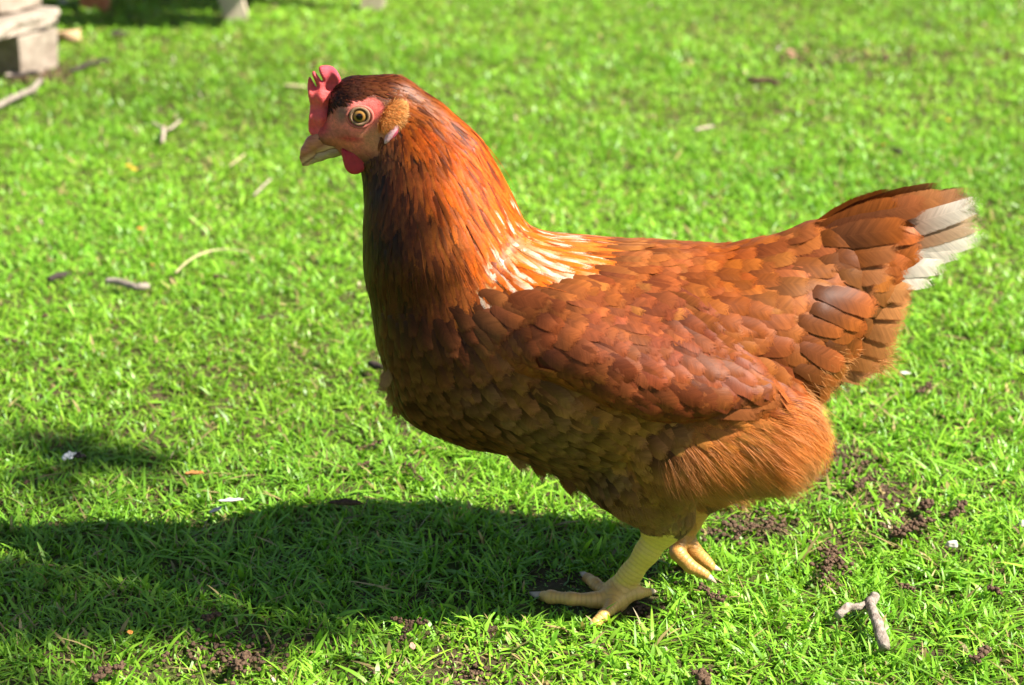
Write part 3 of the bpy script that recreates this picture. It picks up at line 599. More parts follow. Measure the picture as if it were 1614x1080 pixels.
def horn():
    s = NT('beak_horn'); tc = s.add('TexCoord').outputs['Object']; mp = s.add('Mapping', {'Vector': tc, 'Rotation': (0, R(-40), 0), 'Scale': (1, 1, 4)}).outputs[0]
    col = s.add('VertexColor', layer_name='Col').outputs[0]; n = s.noise(mp, 160, 4, .6)
    s.set(s.b.inputs['Base Color'], s.mix(s.math('MULTIPLY_ADD', n, 1.6, -.4, clamp=True), s.mix(1, col, (.65, .55, .5, 1), 'MULTIPLY'), s.mix(1, col, (1.15, 1.15, 1.15, 1), 'MULTIPLY')))
    s.b.inputs['Roughness'].default_value = .38; s.b.inputs['Subsurface Weight'].default_value = .15; s.b.inputs['Subsurface Radius'].default_value = (.002, .001, .0006); s.b.inputs['Subsurface Scale'].default_value = 1
    s.bump(n, .4, .0004); return s.m
M_horn = horn()
def smallfield(px0, py0, px1, py1, hy, h=.0006): 
    a, b = W(px0, py1), W(px1, py0); return Field((a[0], -hy, a[2]), (b[0], hy, b[2]), h)
K = smallfield(462, 190, 575, 280, .016)
chain(K, [(530, 217, 12), (509, 219, 14), (494, 227, 13), (485, 238, 10), (479, 249, 6), (477.5, 261, 2)], .0025, .62)
chain(K, [(486, 240, 11), (490, 247, 7), (484, 257, 5)], .002, .62); chain(K, [(505, 232, 9), (530, 228, 8), (556, 221, 4)], .002, .95)
uV, uF = K.mesh(); uV = relax(uV, uF, 2); q = proj(uV)
uc = np.tile(np.array([.60, .23, .10]), (len(uV), 1))
k = np.clip(1-np.abs((q[:, 1]-207)-(q[:, 0]-520)*-.62-15)/7, 0, 1)[:, None]; uc = uc*(1-k*.6)+np.array([.28, .085, .045])*k*.6
k = np.clip(((q[:, 1]-222)+(q[:, 0]-520)*.55)/10, 0, 1)[:, None]; uc = uc*(1-k)+np.array([.74, .46, .24])*k
k = np.clip((q[:, 0]-525)/20, 0, 1)[:, None]; uc = uc*(1-k)+np.array([.52, .26, .12])*k
k = ((((q[:, 0]-508)*.8+(q[:, 1]-216)*-.6)/6.5)**2+(((q[:, 0]-508)*.6+(q[:, 1]-216)*.8)/3.0)**2 < 1)[:, None]; uc = np.where(k, np.array([.06, .02, .015]), uc)
ml = np.array([(478, 259), (490, 251), (504, 242), (522, 236), (540, 231), (560, 224)], float); dm = np.full(len(uV), 1e9)
for a_, b_ in zip(ml[:-1], ml[1:]):
    e_ = b_-a_; t_ = np.clip(((q-a_)@e_)/(e_@e_), 0, 1); dm = np.minimum(dm, np.hypot(*(q-a_-t_[:, None]*e_).T))
k = np.clip((2.6-dm)/1.6, 0, 1)[:, None]; uc = uc*(1-k*.75)+np.array([.16, .06, .03])*k*.75
bk = part('beak', uV, uF, M_horn, col=uc)
K = smallfield(462, 220, 575, 290, .016)
chain(K, [(552, 233, 9), (525, 239, 9), (505, 246, 7.5), (489, 256, 4)], .002, .8)
uV, uF = K.mesh(); uV = relax(uV, uF, 2); part('lower_mandible', uV, uF, M_horn, bk, col=np.tile(np.array([.50, .36, .16]), (len(uV), 1)))
def uvsphere(c, r, nu=32, nv=20, sy=1.0):
    V = []; F = []
    for i in range(nv+1):
        th = math.pi*i/nv
        for j in range(nu): ph = 2*math.pi*j/nu; V.append((c[0]+r*math.sin(th)*math.cos(ph), c[1]-sy*r*math.cos(th), c[2]+r*math.sin(th)*math.sin(ph)))
    for i in range(nv):
        for j in range(nu): F.append((i*nu+j, i*nu+(j+1) % nu, (i+1)*nu+(j+1) % nu, (i+1)*nu+j))
    return np.array(V), np.array(F)[:, ::-1]
def eye_mat(c0):
    s = NT('eye_ball'); g = s.add('NewGeometry').outputs['Position']; tc = s.add('TexCoord').outputs['Object']
    sep = s.add('SeparateXYZ', {0: s.add('VectorMath', {0: tc, 1: tuple(c0)}, operation='SUBTRACT').outputs[0]})
    r = s.math('SQRT', s.math('ADD', s.math('POWER', sep.outputs[0], 2), s.math('POWER', sep.outputs[2], 2)))
    n = s.noise(tc, 2500, 3)
    rp = s.add('ValToRGB'); e = rp.color_ramp.elements; e[0].position = 0; e[0].color = (.004, .003, .003, 1); e[1].position = 1; e[1].color = (.10, .06, .03, 1)
    for p_, c_ in ((.34, (.003, .002, .002, 1)), (.37, (.12, .05, .012, 1)), (.50, (.34, .17, .035, 1)), (.66, (.22, .11, .03, 1)), (.78, (.10, .05, .02, 1)), (.82, (.06, .035, .02, 1))):
        x = e.new(p_); x.color = c_
    s.set(rp.inputs[0], s.math('DIVIDE', s.math('MULTIPLY_ADD', n, .0002, r), 0.0063)); s.set(s.b.inputs['Base Color'], rp.outputs[0])
    s.b.inputs['Roughness'].default_value = .12; s.b.inputs['Specular IOR Level'].default_value = .25; s.b.inputs['Coat Weight'].default_value = .3; s.b.inputs['Coat Roughness'].default_value = .02; return s.m
M_lid = skin_mat('eyelid_skin', .15, .8, 2500, .5, .0003, .25)
hy = hw(567.5, 181)[1]; ec = W(567.5, 181, hy+.0030); ER = .0061
M_eye = None
for s in (-1, 1):
    c = ec*np.array([1, -s*1.0 if s > 0 else 1, 1]); c = np.array([ec[0], ec[1] if s < 0 else -ec[1], ec[2]])
    if M_eye is None: M_eye = eye_mat((ec[0]-HO[0], 0, ec[2]-HO[2]))
    eV, eF = uvsphere(c, ER); eo = part('eye', eV, eF, M_eye)
    # lids: two uneven rings
    V = []; F = []; nu, nv = 40, 10; col = []
    for (R1, r1, yo, cl, sx, sz) in ((.0060, .0011, .0040, (.24, .14, .075), 1.0, .94), (.0077, .0010, .0030, (.50, .14, .10), 1.12, .95)):
        b0 = len(V)
        for i in range(nu):
            a = 2*math.pi*i/nu
            for j in range(nv):
                bb = 2*math.pi*j/nv; rr = R1+r1*math.cos(bb)*(1+.15*math.sin(3*a))
                V.append((c[0]+rr*math.cos(a)*sx, c[1]+s*(yo+r1*math.sin(bb)), c[2]+rr*math.sin(a)*sz-(.0006 if R1 > .007 else 0))); col.append(cl)
        for i in range(nu):
            for j in range(nv): F.append((b0+i*nv+j, b0+i*nv+(j+1) % nv, b0+((i+1) % nu)*nv+(j+1) % nv, b0+((i+1) % nu)*nv+j))
    part('eyelid', np.array(V), np.array(F), M_lid, eo, col=np.array(col))
def tube(pts, rr, nseg=10, cap=True, rough=0.0, flat=1.0):
    P = [np.array(p, float) for p in pts]; V = []; F = []; n = len(P); u0 = None
    for i, p in enumerate(P):
        t = P[min(i+1, n-1)]-P[max(i-1, 0)]; t /= np.linalg.norm(t)+1e-12
        if u0 is None: u0 = np.cross(t, [0, 0, 1]) if abs(t[2]) < .9 else np.cross(t, [1, 0, 0])
        u0 = u0-t*(u0@t); u0 /= np.linalg.norm(u0); v0 = np.cross(t, u0)
        for j in range(nseg):
            a = 2*math.pi*j/nseg; r = rr[i]*(1+rough*rng.uniform(-1, 1)); V.append(p+r*(math.cos(a)*u0+flat*math.sin(a)*v0))
    for i in range(n-1):
        for j in range(nseg): F.append((i*nseg+j, i*nseg+(j+1) % nseg, (i+1)*nseg+(j+1) % nseg, (i+1)*nseg+j))
    if cap: F.append(tuple(range(nseg))[::-1]); F.append(tuple((n-1)*nseg+j for j in range(nseg)))
    return V, F
claws = [([G(858, 940, .0065), G(846, 938, .0075), G(832, 934, .003)], .0036), ([G(928, 912, .008), G(921, 906, .009), G(914, 902, .004)], .0034), ([G(940, 982, .007), G(933, 985, .007), G(926, 988, .001)], .0034),
         ([G(1020, 934, .009), G(1028, 932, .008), G(1036, 933, .003)], .003), ([W(1110, 905, 0), W(1120, 912, 0), W(1129, 919, 0)], .0034), ([W(1119, 892, .016), W(1128, 896, .016), W(1137, 899, .016)], .0032)]
M_claw = simple('claw_horn', (.50, .36, .24), (.62, .48, .36), 300, .4, .3, .0003)
for pts, r in claws:
    V, F = tube(pts, [r, r*.7, r*.15], 10); part('claw', V, F, M_claw)
#@@GROUND
# ================================================================== GROUND
def fbm(x, y, sc_, seed=0, oct=3):
    r = np.random.default_rng(seed); o = np.zeros_like(x); a = 1.0; tot = 0
    for k in range(oct):
        for _ in range(3):
            th = r.uniform(0, 6.28); ph = r.uniform(0, 6.28); f = sc_*r.uniform(.7, 1.4)
            o += a*np.sin(f*(x*math.cos(th)+y*math.sin(th))+ph+1.7*np.sin(f*.6*(x*math.sin(th)-y*math.cos(th))+ph*2))
        tot += a*1.7; a *= .55; sc_ *= 2.1
    return o/tot
# bare spots (px, py, radius across px, radius down px, strength)
BARE = [(1190, 830, 75, 26, .6), (1400, 800, 60, 45, .45), (1330, 740, 60, 40, .45), (1310, 880, 26, 40, .6), (1440, 830, 45, 22, .5), (350, 1030, 90, 36, .42), (740, 1062, 90, 28, .45), (1000, 965, 45, 18, .5), (240, 885, 0.1, .1, 0),
        (740, 640, 60, 20, .2), (1375, 92, 190, 14, .35), (1200, 50, 120, 40, .2), (600, 575, 30, 15, .3), (60, 120, 60, 16, .9), (1260, 88, 60, 20, .3)]
def bare(px, py):
    b = np.zeros_like(px)
    for x, y, rx, ry, s in BARE: b = np.maximum(b, s*np.exp(-(((px-x)/rx)**2+((py-y)/ry)**2)**1.5*.7))
    return b
def projg(X, Y, Z=0.0):
    y = Y-CY; z = Z-CH; dep = np.maximum(y*cp-z*sp_, .05); up = y*sp_+z*cp
    return 807+X/dep*FPX, 540-up/dep*FPX
def gz(X, Y): return .0035*fbm(X, Y, 14, 3, 3)
# ground sheet: fine under the lawn in view, coarse out to the horizon
def ground():
    def axis(lo, hi, step, far):
        a = list(np.arange(lo, hi+1e-6, step)); g = step
        x = hi
        while x < far: g *= 1.35; x += g; a.append(x)
        g = step; x = lo
        while x > -far: g *= 1.35; x -= g; a.insert(0, x)
        return np.array(a)
    xs = axis(-1.3, 1.3, .012, 90); ys = axis(-.5, 2.6, .012, 90); X, Y = np.meshgrid(xs, ys, indexing='ij')
    Z = gz(X, Y)*np.exp(-(X**2+Y**2)/60) + .0012*np.random.default_rng(1).normal(size=X.shape)*(np.abs(X) < 1.4)
    V = np.stack([X, Y, Z], -1).reshape(-1, 3); nx, ny = X.shape; I = np.arange(nx*ny).reshape(nx, ny)
    F = np.stack([I[:-1, :-1], I[1:, :-1], I[1:, 1:], I[:-1, 1:]], -1).reshape(-1, 4)
    s = NT('lawn_soil'); tc = s.add('TexCoord').outputs['Object']; n = s.noise(tc, 300, 6, .7); n2 = s.noise(tc, 18, 4, .6); n3 = s.noise(tc, 900, 3)
    soil = s.mix(s.math('MULTIPLY_ADD', n, 2.2, -.6, clamp=True), (.055, .032, .018, 1), (.19, .125, .075, 1))
    th = s.mix(n3, (.06, .10, .015, 1), (.16, .19, .04, 1))
    c = s.mix(s.math('MULTIPLY_ADD', n2, 4.0, -1.6, clamp=True), soil, th)
    s.set(s.b.inputs['Base Color'], c); s.b.inputs['Roughness'].default_value = .95; s.b.inputs['Specular IOR Level'].default_value = .15
    s.bump(s.math('ADD', n, n3), 1.0, .004)
    tag(mk('ground', V, F, s.m), kind='structure')
ground()
# lawn
def grass():
    bands = [(-.55, .15, 1.05, 140000, .80), (.15, .65, 1.1, 122000, .80), (.65, 1.4, 1.35, 88000, .84), (1.4, 2.8, 1.8, 50000, 1.0), (2.8, 5.5, 3.6, 2600, 2.6)]
    Xs, Ys, Ss = [], [], []
    for y0, y1, xw, dn, s in bands:
        n = int((y1-y0)*2*xw*dn); Xs.append(rng.uniform(-xw, xw, n)); Ys.append(rng.uniform(y0, y1, n)); Ss.append(np.full(n, s))
    X, Y, S = map(np.concatenate, (Xs, Ys, Ss))
    px, py = projg(X, Y); b = bare(px, py); cl = fbm(X, Y, 60, 11, 2); cl2 = fbm(X, Y, 9, 5, 2)
    keep = rng.random(len(X)) < np.clip(1.0 - 1.02*b + .28*cl - .1, 0.03, 1)
    # stay clear of the feet and legs of the hen and lie flat where they stand
    X, Y, S, px, py, b, cl, cl2 = [a[keep] for a in (X, Y, S, px, py, b, cl, cl2)]; n = len(X)
    wide = rng.random(n) < .30
    far = np.clip((Y-.2)/1.5, 0, 1)
    H = rng.gamma(6, 1/6, n)*(.0118+.003*cl+.002*cl2)*np.where(wide, .95, 1)*(1-.45*b)*(.85+.15*S); H = np.clip(H*.72, .004, .020)
    Wd = np.where(wide, rng.uniform(.0026, .0046, n), rng.uniform(.0011, .0024, n))*S
    foot = np.exp(-((px-930)/115)**4-((py-948)/42)**4); H *= 1-.80*foot; f2 = np.exp(-((px-1095)/40)**2-((py-900)/25)**2); H *= 1-.4*f2
    az = rng.uniform(0, 6.283, n); lean = np.abs(rng.normal(0, .95, n))+.2; ln = np.stack([np.cos(az), np.sin(az)], 1)
    tw = az+math.pi/2+rng.normal(0, .5, n); sd_ = np.stack([np.cos(tw), np.sin(tw)], 1)
    t = np.array([0, .30, .62, .86, 1]); wp = np.array([.55, .95, .92, .52, .04]); V = np.zeros((n, 10, 3), np.float32); z0 = gz(X, Y)-.001
    droop = rng.uniform(.0, .55, n)
    fold = rng.uniform(-.35, .35, n)
    for i in range(5):
        hor = H*lean*t[i]**1.6*1.15; up = H*(t[i]-droop*t[i]**2.4*np.minimum(lean, 1.2))
        cx, cy, cz = X+ln[:, 0]*hor, Y+ln[:, 1]*hor, z0+np.maximum(up, .001)
        for j, sg in enumerate((-1, 1)):
            V[:, 2*i+j, 0] = cx+sg*sd_[:, 0]*Wd*.5*wp[i]; V[:, 2*i+j, 1] = cy+sg*sd_[:, 1]*Wd*.5*wp[i]; V[:, 2*i+j, 2] = cz+sg*fold*Wd*wp[i]*.5
    q = np.array([[2*i, 2*i+1, 2*i+3, 2*i+2] for i in range(4)]); F = (q[None]+np.arange(n)[:, None, None]*10).reshape(-1, 4)
    g1, g2, g3_ = np.array([.195, .44, .022]), np.array([.36, .59, .045]), np.array([.105, .32, .022])
    a = rng.random(n)[:, None]; k = np.clip(.5+.3*cl2+rng.normal(0, .25, n), 0, 1)[:, None]
    C = (g1*(1-a)+g2*a)*(1-.5*k)+g3_*.5*k
    dry = (rng.random(n) < .07+.30*b)[:, None]; C = np.where(dry, np.array([.42, .32, .13])*rng.uniform(.6, 1.2, (n, 1)), C); C *= rng.uniform(.72, 1.28, (n, 1))*(1+.16*fbm(X, Y, 3.2, 21, 2))[:, None]
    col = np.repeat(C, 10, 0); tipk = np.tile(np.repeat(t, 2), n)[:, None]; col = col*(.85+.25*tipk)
    s = NT('grass_blade'); cc = s.add('VertexColor', layer_name='Col').outputs[0]
    s.set(s.b.inputs['Base Color'], cc); s.b.inputs['Roughness'].default_value = .42; s.b.inputs['Specular IOR Level'].default_value = .45
    tr = s.add('BsdfTranslucent', {'Color': s.mix(1, cc, (1.2, 1.15, .7, 1), 'MULTIPLY')}); ms = s.add('MixShader', {0: .34})
    s.t.links.new(s.b.outputs[0], ms.inputs[1]); s.t.links.new(tr.outputs[0], ms.inputs[2]); s.t.links.new(ms.outputs[0], s.out.inputs[0])
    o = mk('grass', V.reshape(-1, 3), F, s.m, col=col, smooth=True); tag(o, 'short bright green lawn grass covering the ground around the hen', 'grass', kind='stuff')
    print('blades', n)
grass()
#@@THINGS
# ================================================================== THINGS ON THE LAWN
M_twig = simple('weathered_twig', (.13, .09, .065), (.46, .39, .32), 160, .9, 1, .003, (1, 1, 1)); M_straw = simple('dry_straw', (.42, .34, .17), (.62, .52, .30), 200, .7, .3, .0005)
M_dark = simple('dark_bark', (.02, .014, .012), (.07, .05, .04), 200, .8, .9, .001); M_cast = simple('soil_cast', (.07, .04, .024), (.20, .12, .07), 500, .95, 1, .002)
M_white = simple('chalky_white', (.42, .38, .30), (.66, .62, .54), 200, .7, .4, .001); M_brleaf = simple('brown_leaf', (.20, .075, .02), (.48, .22, .06), 120, .6, .5, .001)
M_orleaf = simple('orange_leaf', (.60, .22, .04), (.75, .36, .08), 120, .6, .4, .001); M_yel = simple('yellow_petal', (.75, .42, .03), (.85, .58, .06), 90, .6, .3, .001)
M_pink = simple('pale_brown_leaf', (.42, .20, .13), (.62, .38, .27), 60, .7, .5, .001); M_pale = simple('pale_bark', (.30, .22, .16), (.50, .41, .33), 90, .8, .5, .001)
def thing(name, V, F, mat, origin, label, cat, group=None): 
    o = mk(name, V, F, mat, origin=origin); return tag(o, label, cat, group)
def curve(pts, n):
    P = np.array(pts, float); out = []
    for i in range(len(P)-1):
        a = P[max(i-1, 0)]; b = P[i]; c = P[i+1]; d = P[min(i+2, len(P)-1)]
        for k in range(n):
            t = k/n; out.append(.5*((2*b)+(c-a)*t+(2*a-5*b+4*c-d)*t*t+(3*b-a-3*c+d)*t**3))
    out.append(P[-1]); return out
def twig(label, branches, mat, name='twig', z=.014, rough=.15, cat='twig', group='twigs lying in the grass'):
    V = []; F = []
    for br in branches:       # (px, py, radius px[, z])
        P = [G(b[0], b[1], b[3] if len(b) > 3 else z) for b in br]; rr = [b[2]*np.linalg.norm(p-np.array([0, CY, CH]))/FPX for b, p in zip(br, P)]
        C = curve(P, 4); r = np.interp(np.linspace(0, len(P)-1, len(C)), range(len(P)), rr); C = [c+rng.normal(0, .05, 3)*q for c, q in zip(C, r)]
        v, f = tube(C, r, 10, rough=rough); b0 = len(V); V += v; F += [tuple(i+b0 for i in q) for q in f]
    o = np.array(V).mean(0); o[2] = 0; return thing(name, V, F, mat, o, label, cat, group)
twig('grey forked twig in the front right grass', [[(1322, 970, 7), (1336, 958, 7), (1356, 957, 6.5), (1374, 948, 7.5), (1379, 940, 8)], [(1370, 948, 8, .016), (1380, 975, 8, .016), (1388, 998, 10, .014), (1394, 1022, 8.5, .010)]], M_twig, rough=.17)
twig('short knobbly brown twig at the left, level with the breast of the hen', [[(168, 442, 4.5), (186, 444, 6), (206, 450, 5.5), (220, 453, 6.5), (233, 450, 5)]], M_twig)
twig('small pale Y-shaped twig left of the beak of the hen', [[(256, 224, 2.6), (258, 208, 3.4), (257, 201, 3.4)], [(257, 203, 2.8), (248, 198, 2.6), (240, 193, 2)], [(258, 203, 2.8), (268, 203, 2.2), (284, 190, 1.8)]], M_pale)
twig('thin straight straw below the Y-shaped twig', [[(400, 308, 1.4), (412, 296, 1.9), (427, 282, 1.4)]], M_pale, 'straw', cat='straw', group='dry straws')
twig('long curved dry straw behind the short brown twig', [[(277, 430, 1.2), (295, 413, 1.5), (320, 399, 1.5), (352, 393, 1.2), (392, 397, .7)]], M_straw, 'straw', cat='straw', group='dry straws')
twig('dark brown twig at the upper right', [[(1178, 125, 4), (1195, 127, 5), (1212, 128, 4.5), (1226, 133, 3)]], M_cast)
twig('long bent grey stick in front of the timber pallet', [[(-30, 178, 4.5), (0, 165, 5), (25, 152, 4.5), (50, 141, 4.5), (64, 126, 4)]], M_twig, 'stick')
twig('thin dark stick right of the timber pallet', [[(108, 112, 3), (125, 108, 4), (142, 100, 3.5), (176, 94, 2)]], M_dark, 'stick')
twig('thin dry twig on the ground at the foot of the timber pallet', [[(16, 122, 3, .02), (36, 117, 4, .02), (60, 114, 3, .02)]], M_dark)
twig('tiny dark twig in the grass above the tail base', [[(1408, 236, 3), (1420, 240, 3.5), (1502, 246, 2)][:2]], M_dark)
twig('pale straw level with the comb of the hen', [[(448, 135, 2.4), (464, 136, 3), (482, 137, 2)]], M_straw, 'straw', cat='straw', group='dry straws')
twig('pale straw between the beak and the yellow petals', [[(362, 262, 1.0), (375, 252, 1.3), (386, 243, 1)]], M_straw, 'straw', cat='straw', group='dry straws')
twig('pale weathered twig above the back of the hen', [[(1096, 205, 2), (1108, 202, 2.8), (1124, 199, 2)]], M_pale)
twig('black curled bark piece left of the short brown twig', [[(78, 441, 4), (87, 436, 6), (98, 434, 5.5), (110, 431, 3)]], M_dark, 'bark_piece', cat='bark')
twig('black spiky seed pod just in front of the breast of the hen', [[(582, 572, 4), (592, 576, 6.5), (602, 579, 4), (611, 582, 1)]], M_dark, 'seed_pod', cat='seed pod', group=None)
# worm casts and crumbs of soil
def lumps(name, label, path, n, r, mat, z=.012, cat='soil clump', group='worm casts and soil clumps'):
    V = []; F = []; P = curve([G(a, b, z) for a, b in path], 8) if len(path) > 1 else [G(*path[0], z)]
    u, fq = uvsphere((0, 0, 0), 1, 10, 7)
    for k in range(n):
        c = P[int(rng.integers(len(P)))] if len(path) == 1 else P[int(k/(n)*len(P))]; q = r*mpp(path[0][1])*rng.uniform(.25, .6)
        c = c+rng.normal(0, .55, 3)*np.array([1, 1, .5])*r*mpp(path[0][1]); c[2] = max(c[2], .004)
        v = u*np.array([rng.uniform(.7, 1.3), rng.uniform(.7, 1.3), rng.uniform(.6, 1)])*q*(1+rng.uniform(-.38, .38, (len(u), 1)))+c
        F += [tuple(int(i)+len(V) for i in f) for f in fq]; V += list(v)
    o = np.array(V).mean(0); o[2] = 0; return thing(name, V, F, mat, o, label, cat, group)
for lab, path, n, r in [
 ('bent worm cast under the breast of the hen', [(636, 728), (650, 735), (656, 748), (664, 757)], 46, 4.5), ('long worm cast in the sunlit grass before the breast', [(560, 706), (578, 704), (592, 698), (604, 695)], 42, 4.5),
 ('small worm cast just below the long one', [(568, 733), (583, 730)], 20, 4.5), ('forked worm cast at the front edge of the shadow', [(620, 974), (640, 980), (672, 980)], 44, 5),
 ('round crumbly cast standing at the front edge of the shadow', [(645, 985), (640, 998), (628, 1010)], 26, 5), ('crumbly cast in front of the right of the far foot', [(1105, 925), (1120, 935), (1138, 945)], 40, 6),
 ('tall crumbly cast in the grass below the thigh', [(1300, 905), (1308, 885), (1314, 865)], 48, 7), ('dark soil clump behind the tail', [(1446, 618), (1458, 611), (1466, 605)], 30, 7),
 ('broad crumbly soil clump at the right in the lawn', [(1418, 838), (1440, 830), (1462, 822)], 60, 9), ('dark clod beside the broad soil clump', [(1452, 800), (1464, 795)], 26, 9),
 ('small dark cast right of the forked twig', [(1420, 922), (1438, 928)], 26, 6), ('reddish crumbly cast at the lower right of the forked twig', [(1538, 1042), (1552, 1022)], 30, 7),
 ('dark cast at the right edge, level with the feet', [(1560, 926), (1574, 932)], 24, 6), ('crumbly cast at the bottom, right of the middle', [(1104, 1058), (1112, 1075)], 40, 9),
 ('low crumbly cast beneath the vent of the hen', [(1180, 828), (1205, 832), (1232, 835)], 36, 3.4), ('crumbly cast right of the thigh', [(1350, 765), (1368, 752)], 40, 7), ('dark cast between the thigh and the right edge', [(1500, 812), (1520, 790)], 40, 7),
 ('reddish cast at the left edge, level with the breast', [(8, 535), (26, 538)], 24, 5), ('dark red clump below the short brown twig', [(70, 498)], 16, 6), ('small dark clump right of the long curved straw', [(338, 434), (352, 436)], 18, 5.5),
 ('tiny dark clump between the black bark and the brown twig', [(140, 432)], 10, 4), ('dark clump in the shade at the bottom left', [(326, 975), (345, 968)], 30, 6), ('brown crumbs in the bare patch at the bottom left', [(150, 1070), (165, 1058), (190, 1050)], 44, 7),
 ('crumbly cast in the bare patch left of the bottom middle', [(375, 1050), (388, 1030)], 40, 7), ('dark clump far behind the neck of the hen', [(1120, 238), (1145, 242)], 20, 6), ('dark clumps in a row far behind the back', [(1215, 268), (1235, 264), (1252, 270)], 34, 6),
 ('dark clump just above the rump', [(1254, 345), (1258, 338)], 14, 4.5), ('small brown clump behind the nape', [(935, 155)], 12, 5), ('brown clump behind the neck', [(964, 240)], 12, 5), ('reddish clump at the left, below the black and white dropping', [(40, 760)], 12, 5)]:
    lumps('soil_clump', lab, path, n, r, M_cast)
# loose crumbs in the bare spots: beyond counting
def crumbs():
    V = []; F = []; u, fq = uvsphere((0, 0, 0), 1, 6, 4); n = 0; Vn = []; 
    for x, y, rx, ry, st in BARE:
        if st < .3: continue
        m = int(rx*ry*.11*st); a = rng.normal(0, .55, (m, 2)); 
        for k in range(m):
            p = G(x+a[k, 0]*rx, min(y+a[k, 1]*ry, 1100), .004); q = rng.uniform(.0006, .0022)*(p[1]+1.6)/1.5
            Vn.append(u*np.array([1, 1, .75])*q*(1+rng.uniform(-.3, .3, (len(u), 1)))+p)
    V = np.concatenate(Vn); m = len(u); F = (fq[None]+np.arange(len(Vn))[:, None, None]*m).reshape(-1, 4)
    tag(mk('soil_crumbs', V, F, M_cast), 'loose brown crumbs of soil in the bare spots of the lawn', 'soil crumbs', kind='stuff')
crumbs()
def leaf(name, label, px, py, L, Wd, ang, mat, cat='leaf', group=None, z=.016, bend=.3, tip=.25, extra=()):
    V = []; F = []
    for (px_, py_, L_, W_, an_) in ((px, py, L, Wd, ang),)+tuple(extra):
        c = G(px_, py_, z); sc_ = mpp(py_)*1.0; a = R(an_); d = np.array([math.cos(a), -math.sin(a)*1.0, 0]); sd2 = np.array([-d[1], d[0], 0]); b0 = len(V); n = 10; m = 4
        for i in range(n+1):
            t = i/n; w2 = W_*sc_*.5*math.sin(math.pi*min(1, t*.94+.03))**.8*(1+.12*math.sin(t*17))
            for j in range(m+1):
                u = j/m*2-1; V.append(c+d*(t-.5)*L_*sc_+sd2*u*w2+np.array([0, 0, (bend*(u*u)*w2+tip*L_*sc_*(t-.5)**2)+rng.normal(0, .00015)]))
        for i in range(n):
            for j in range(m): k = b0+i*(m+1)+j; F.append((k, k+1, k+m+2, k+m+1))
    o = np.array(V).mean(0); o[2] = 0; ob = thing(name, V, F, mat, o, label, cat, group)
    md = ob.modifiers.new('thickness', 'SOLIDIFY'); md.thickness = .0005; return ob
leaf('petals', 'bright yellow petals in the grass at the upper left', 203, 262, 22, 14, 20, M_yel, 'petals', extra=((213, 268, 18, 12, 100), (208, 266, 12, 12, 60)))
leaf('fallen_leaf', 'small orange leaf below the yellow petals', 220, 361, 18, 14, 40, M_orleaf)
leaf('fallen_leaf', 'curled brown leaf with an orange tip above the shadow', 304, 749, 30, 13, -8, M_brleaf, bend=1.0, extra=((316, 747, 13, 9, 0),))
leaf('fallen_leaf', 'curved cream leaf at the upper edge of the shadow', 340, 806, 30, 11, 125, M_white, bend=.6, extra=((364, 791, 44, 13, -10),), z=.02)
leaf('fallen_leaf', 'crumpled pinkish brown leaf at the upper right', 1243, 86, 38, 34, 30, M_pink, bend=.9, tip=.8, extra=((1250, 92, 30, 24, -30),))
leaf('bark_chip', 'pale flat bark chip below the pinkish brown leaf', 1242, 120, 24, 16, -15, M_pale, 'bark chip')
leaf('fallen_leaf', 'small yellow leaf above the tail of the hen', 1494, 190, 18, 11, 80, M_yel); leaf('fallen_leaf', 'tiny orange leaf left of the small yellow leaf', 1392, 228, 10, 8, 30, M_orleaf)
leaf('fallen_leaf', 'whitish dry leaf in the grass behind the tail', 1427, 590, 22, 16, 20, M_white, tip=.6); leaf('fallen_leaf', 'tiny reddish leaf above the curved straw', 240, 418, 14, 9, 60, M_brleaf); leaf('fallen_leaf', 'pinkish leaf fragment at the far left, above the bark', 38, 306, 14, 10, 70, M_pink)
leaf('bark_chip', 'brown wood chip in the grass left of the feet, in the shadow edge', 545, 797, 60, 16, 5, M_cast, 'bark chip', bend=1.2)
leaf('fallen_leaf', 'dry tan leaf upright in the front grass', 650, 1020, 22, 9, 80, M_pink); leaf('fallen_leaf', 'orange leaf fragment in the bottom left grass', 205, 998, 14, 9, 70, M_orleaf)
def pebble(label, px, py, rx, rz, mat, z=.012, name='pebble', cat='pebble', second=None):
    u, fq = uvsphere((0, 0, 0), 1, 20, 14); q = mpp(py); n_ = .14*np.sin(u[:, :1]*4+px)+.12*np.sin(u[:, 2:3]*5+py)+.1*np.sin(u[:, 1:2]*6)
    v = u*np.array([rx, rx*.8, rz])*q*(1+n_)*1.0+G(px, py, z); o = G(px, py, 0); return thing(name, v, fq.copy(), mat, o, label, cat, None)
pebble('white pebble beside the pinkish brown leaf', 1227, 77, 6.5, 6, M_white); pebble('rounded white pebble in the right foreground', 1501, 858, 9, 5.5, M_white); pebble('tiny white pebble at the upper left edge', 62, 233, 4, 4, M_white)
pebble('small grey pebble near the top edge', 578, 2, 14, 5, M_pale); pebble('white pebble at the right edge', 1612, 826, 7, 6, M_white)
M_drop = NT('dropping_two_tone'); tc = M_drop.add('TexCoord').outputs['Object']; sx = M_drop.add('SeparateXYZ', {0: tc}).outputs[0]
kk = M_drop.math('GREATER_THAN', M_drop.math('ADD', sx, M_drop.math('MULTIPLY_ADD', M_drop.noise(tc, 250, 3), .012, -.006)), .001)
M_drop.set(M_drop.b.inputs['Base Color'], M_drop.mix(kk, (.75, .74, .70, 1), (.035, .025, .02, 1))); M_drop.b.inputs['Roughness'].default_value = .7
d = lumps('bird_dropping', 'black and white bird dropping in the shade at the left', [(104, 720), (117, 718), (130, 717)], 40, 7, M_drop.m, .014, 'dropping', None)
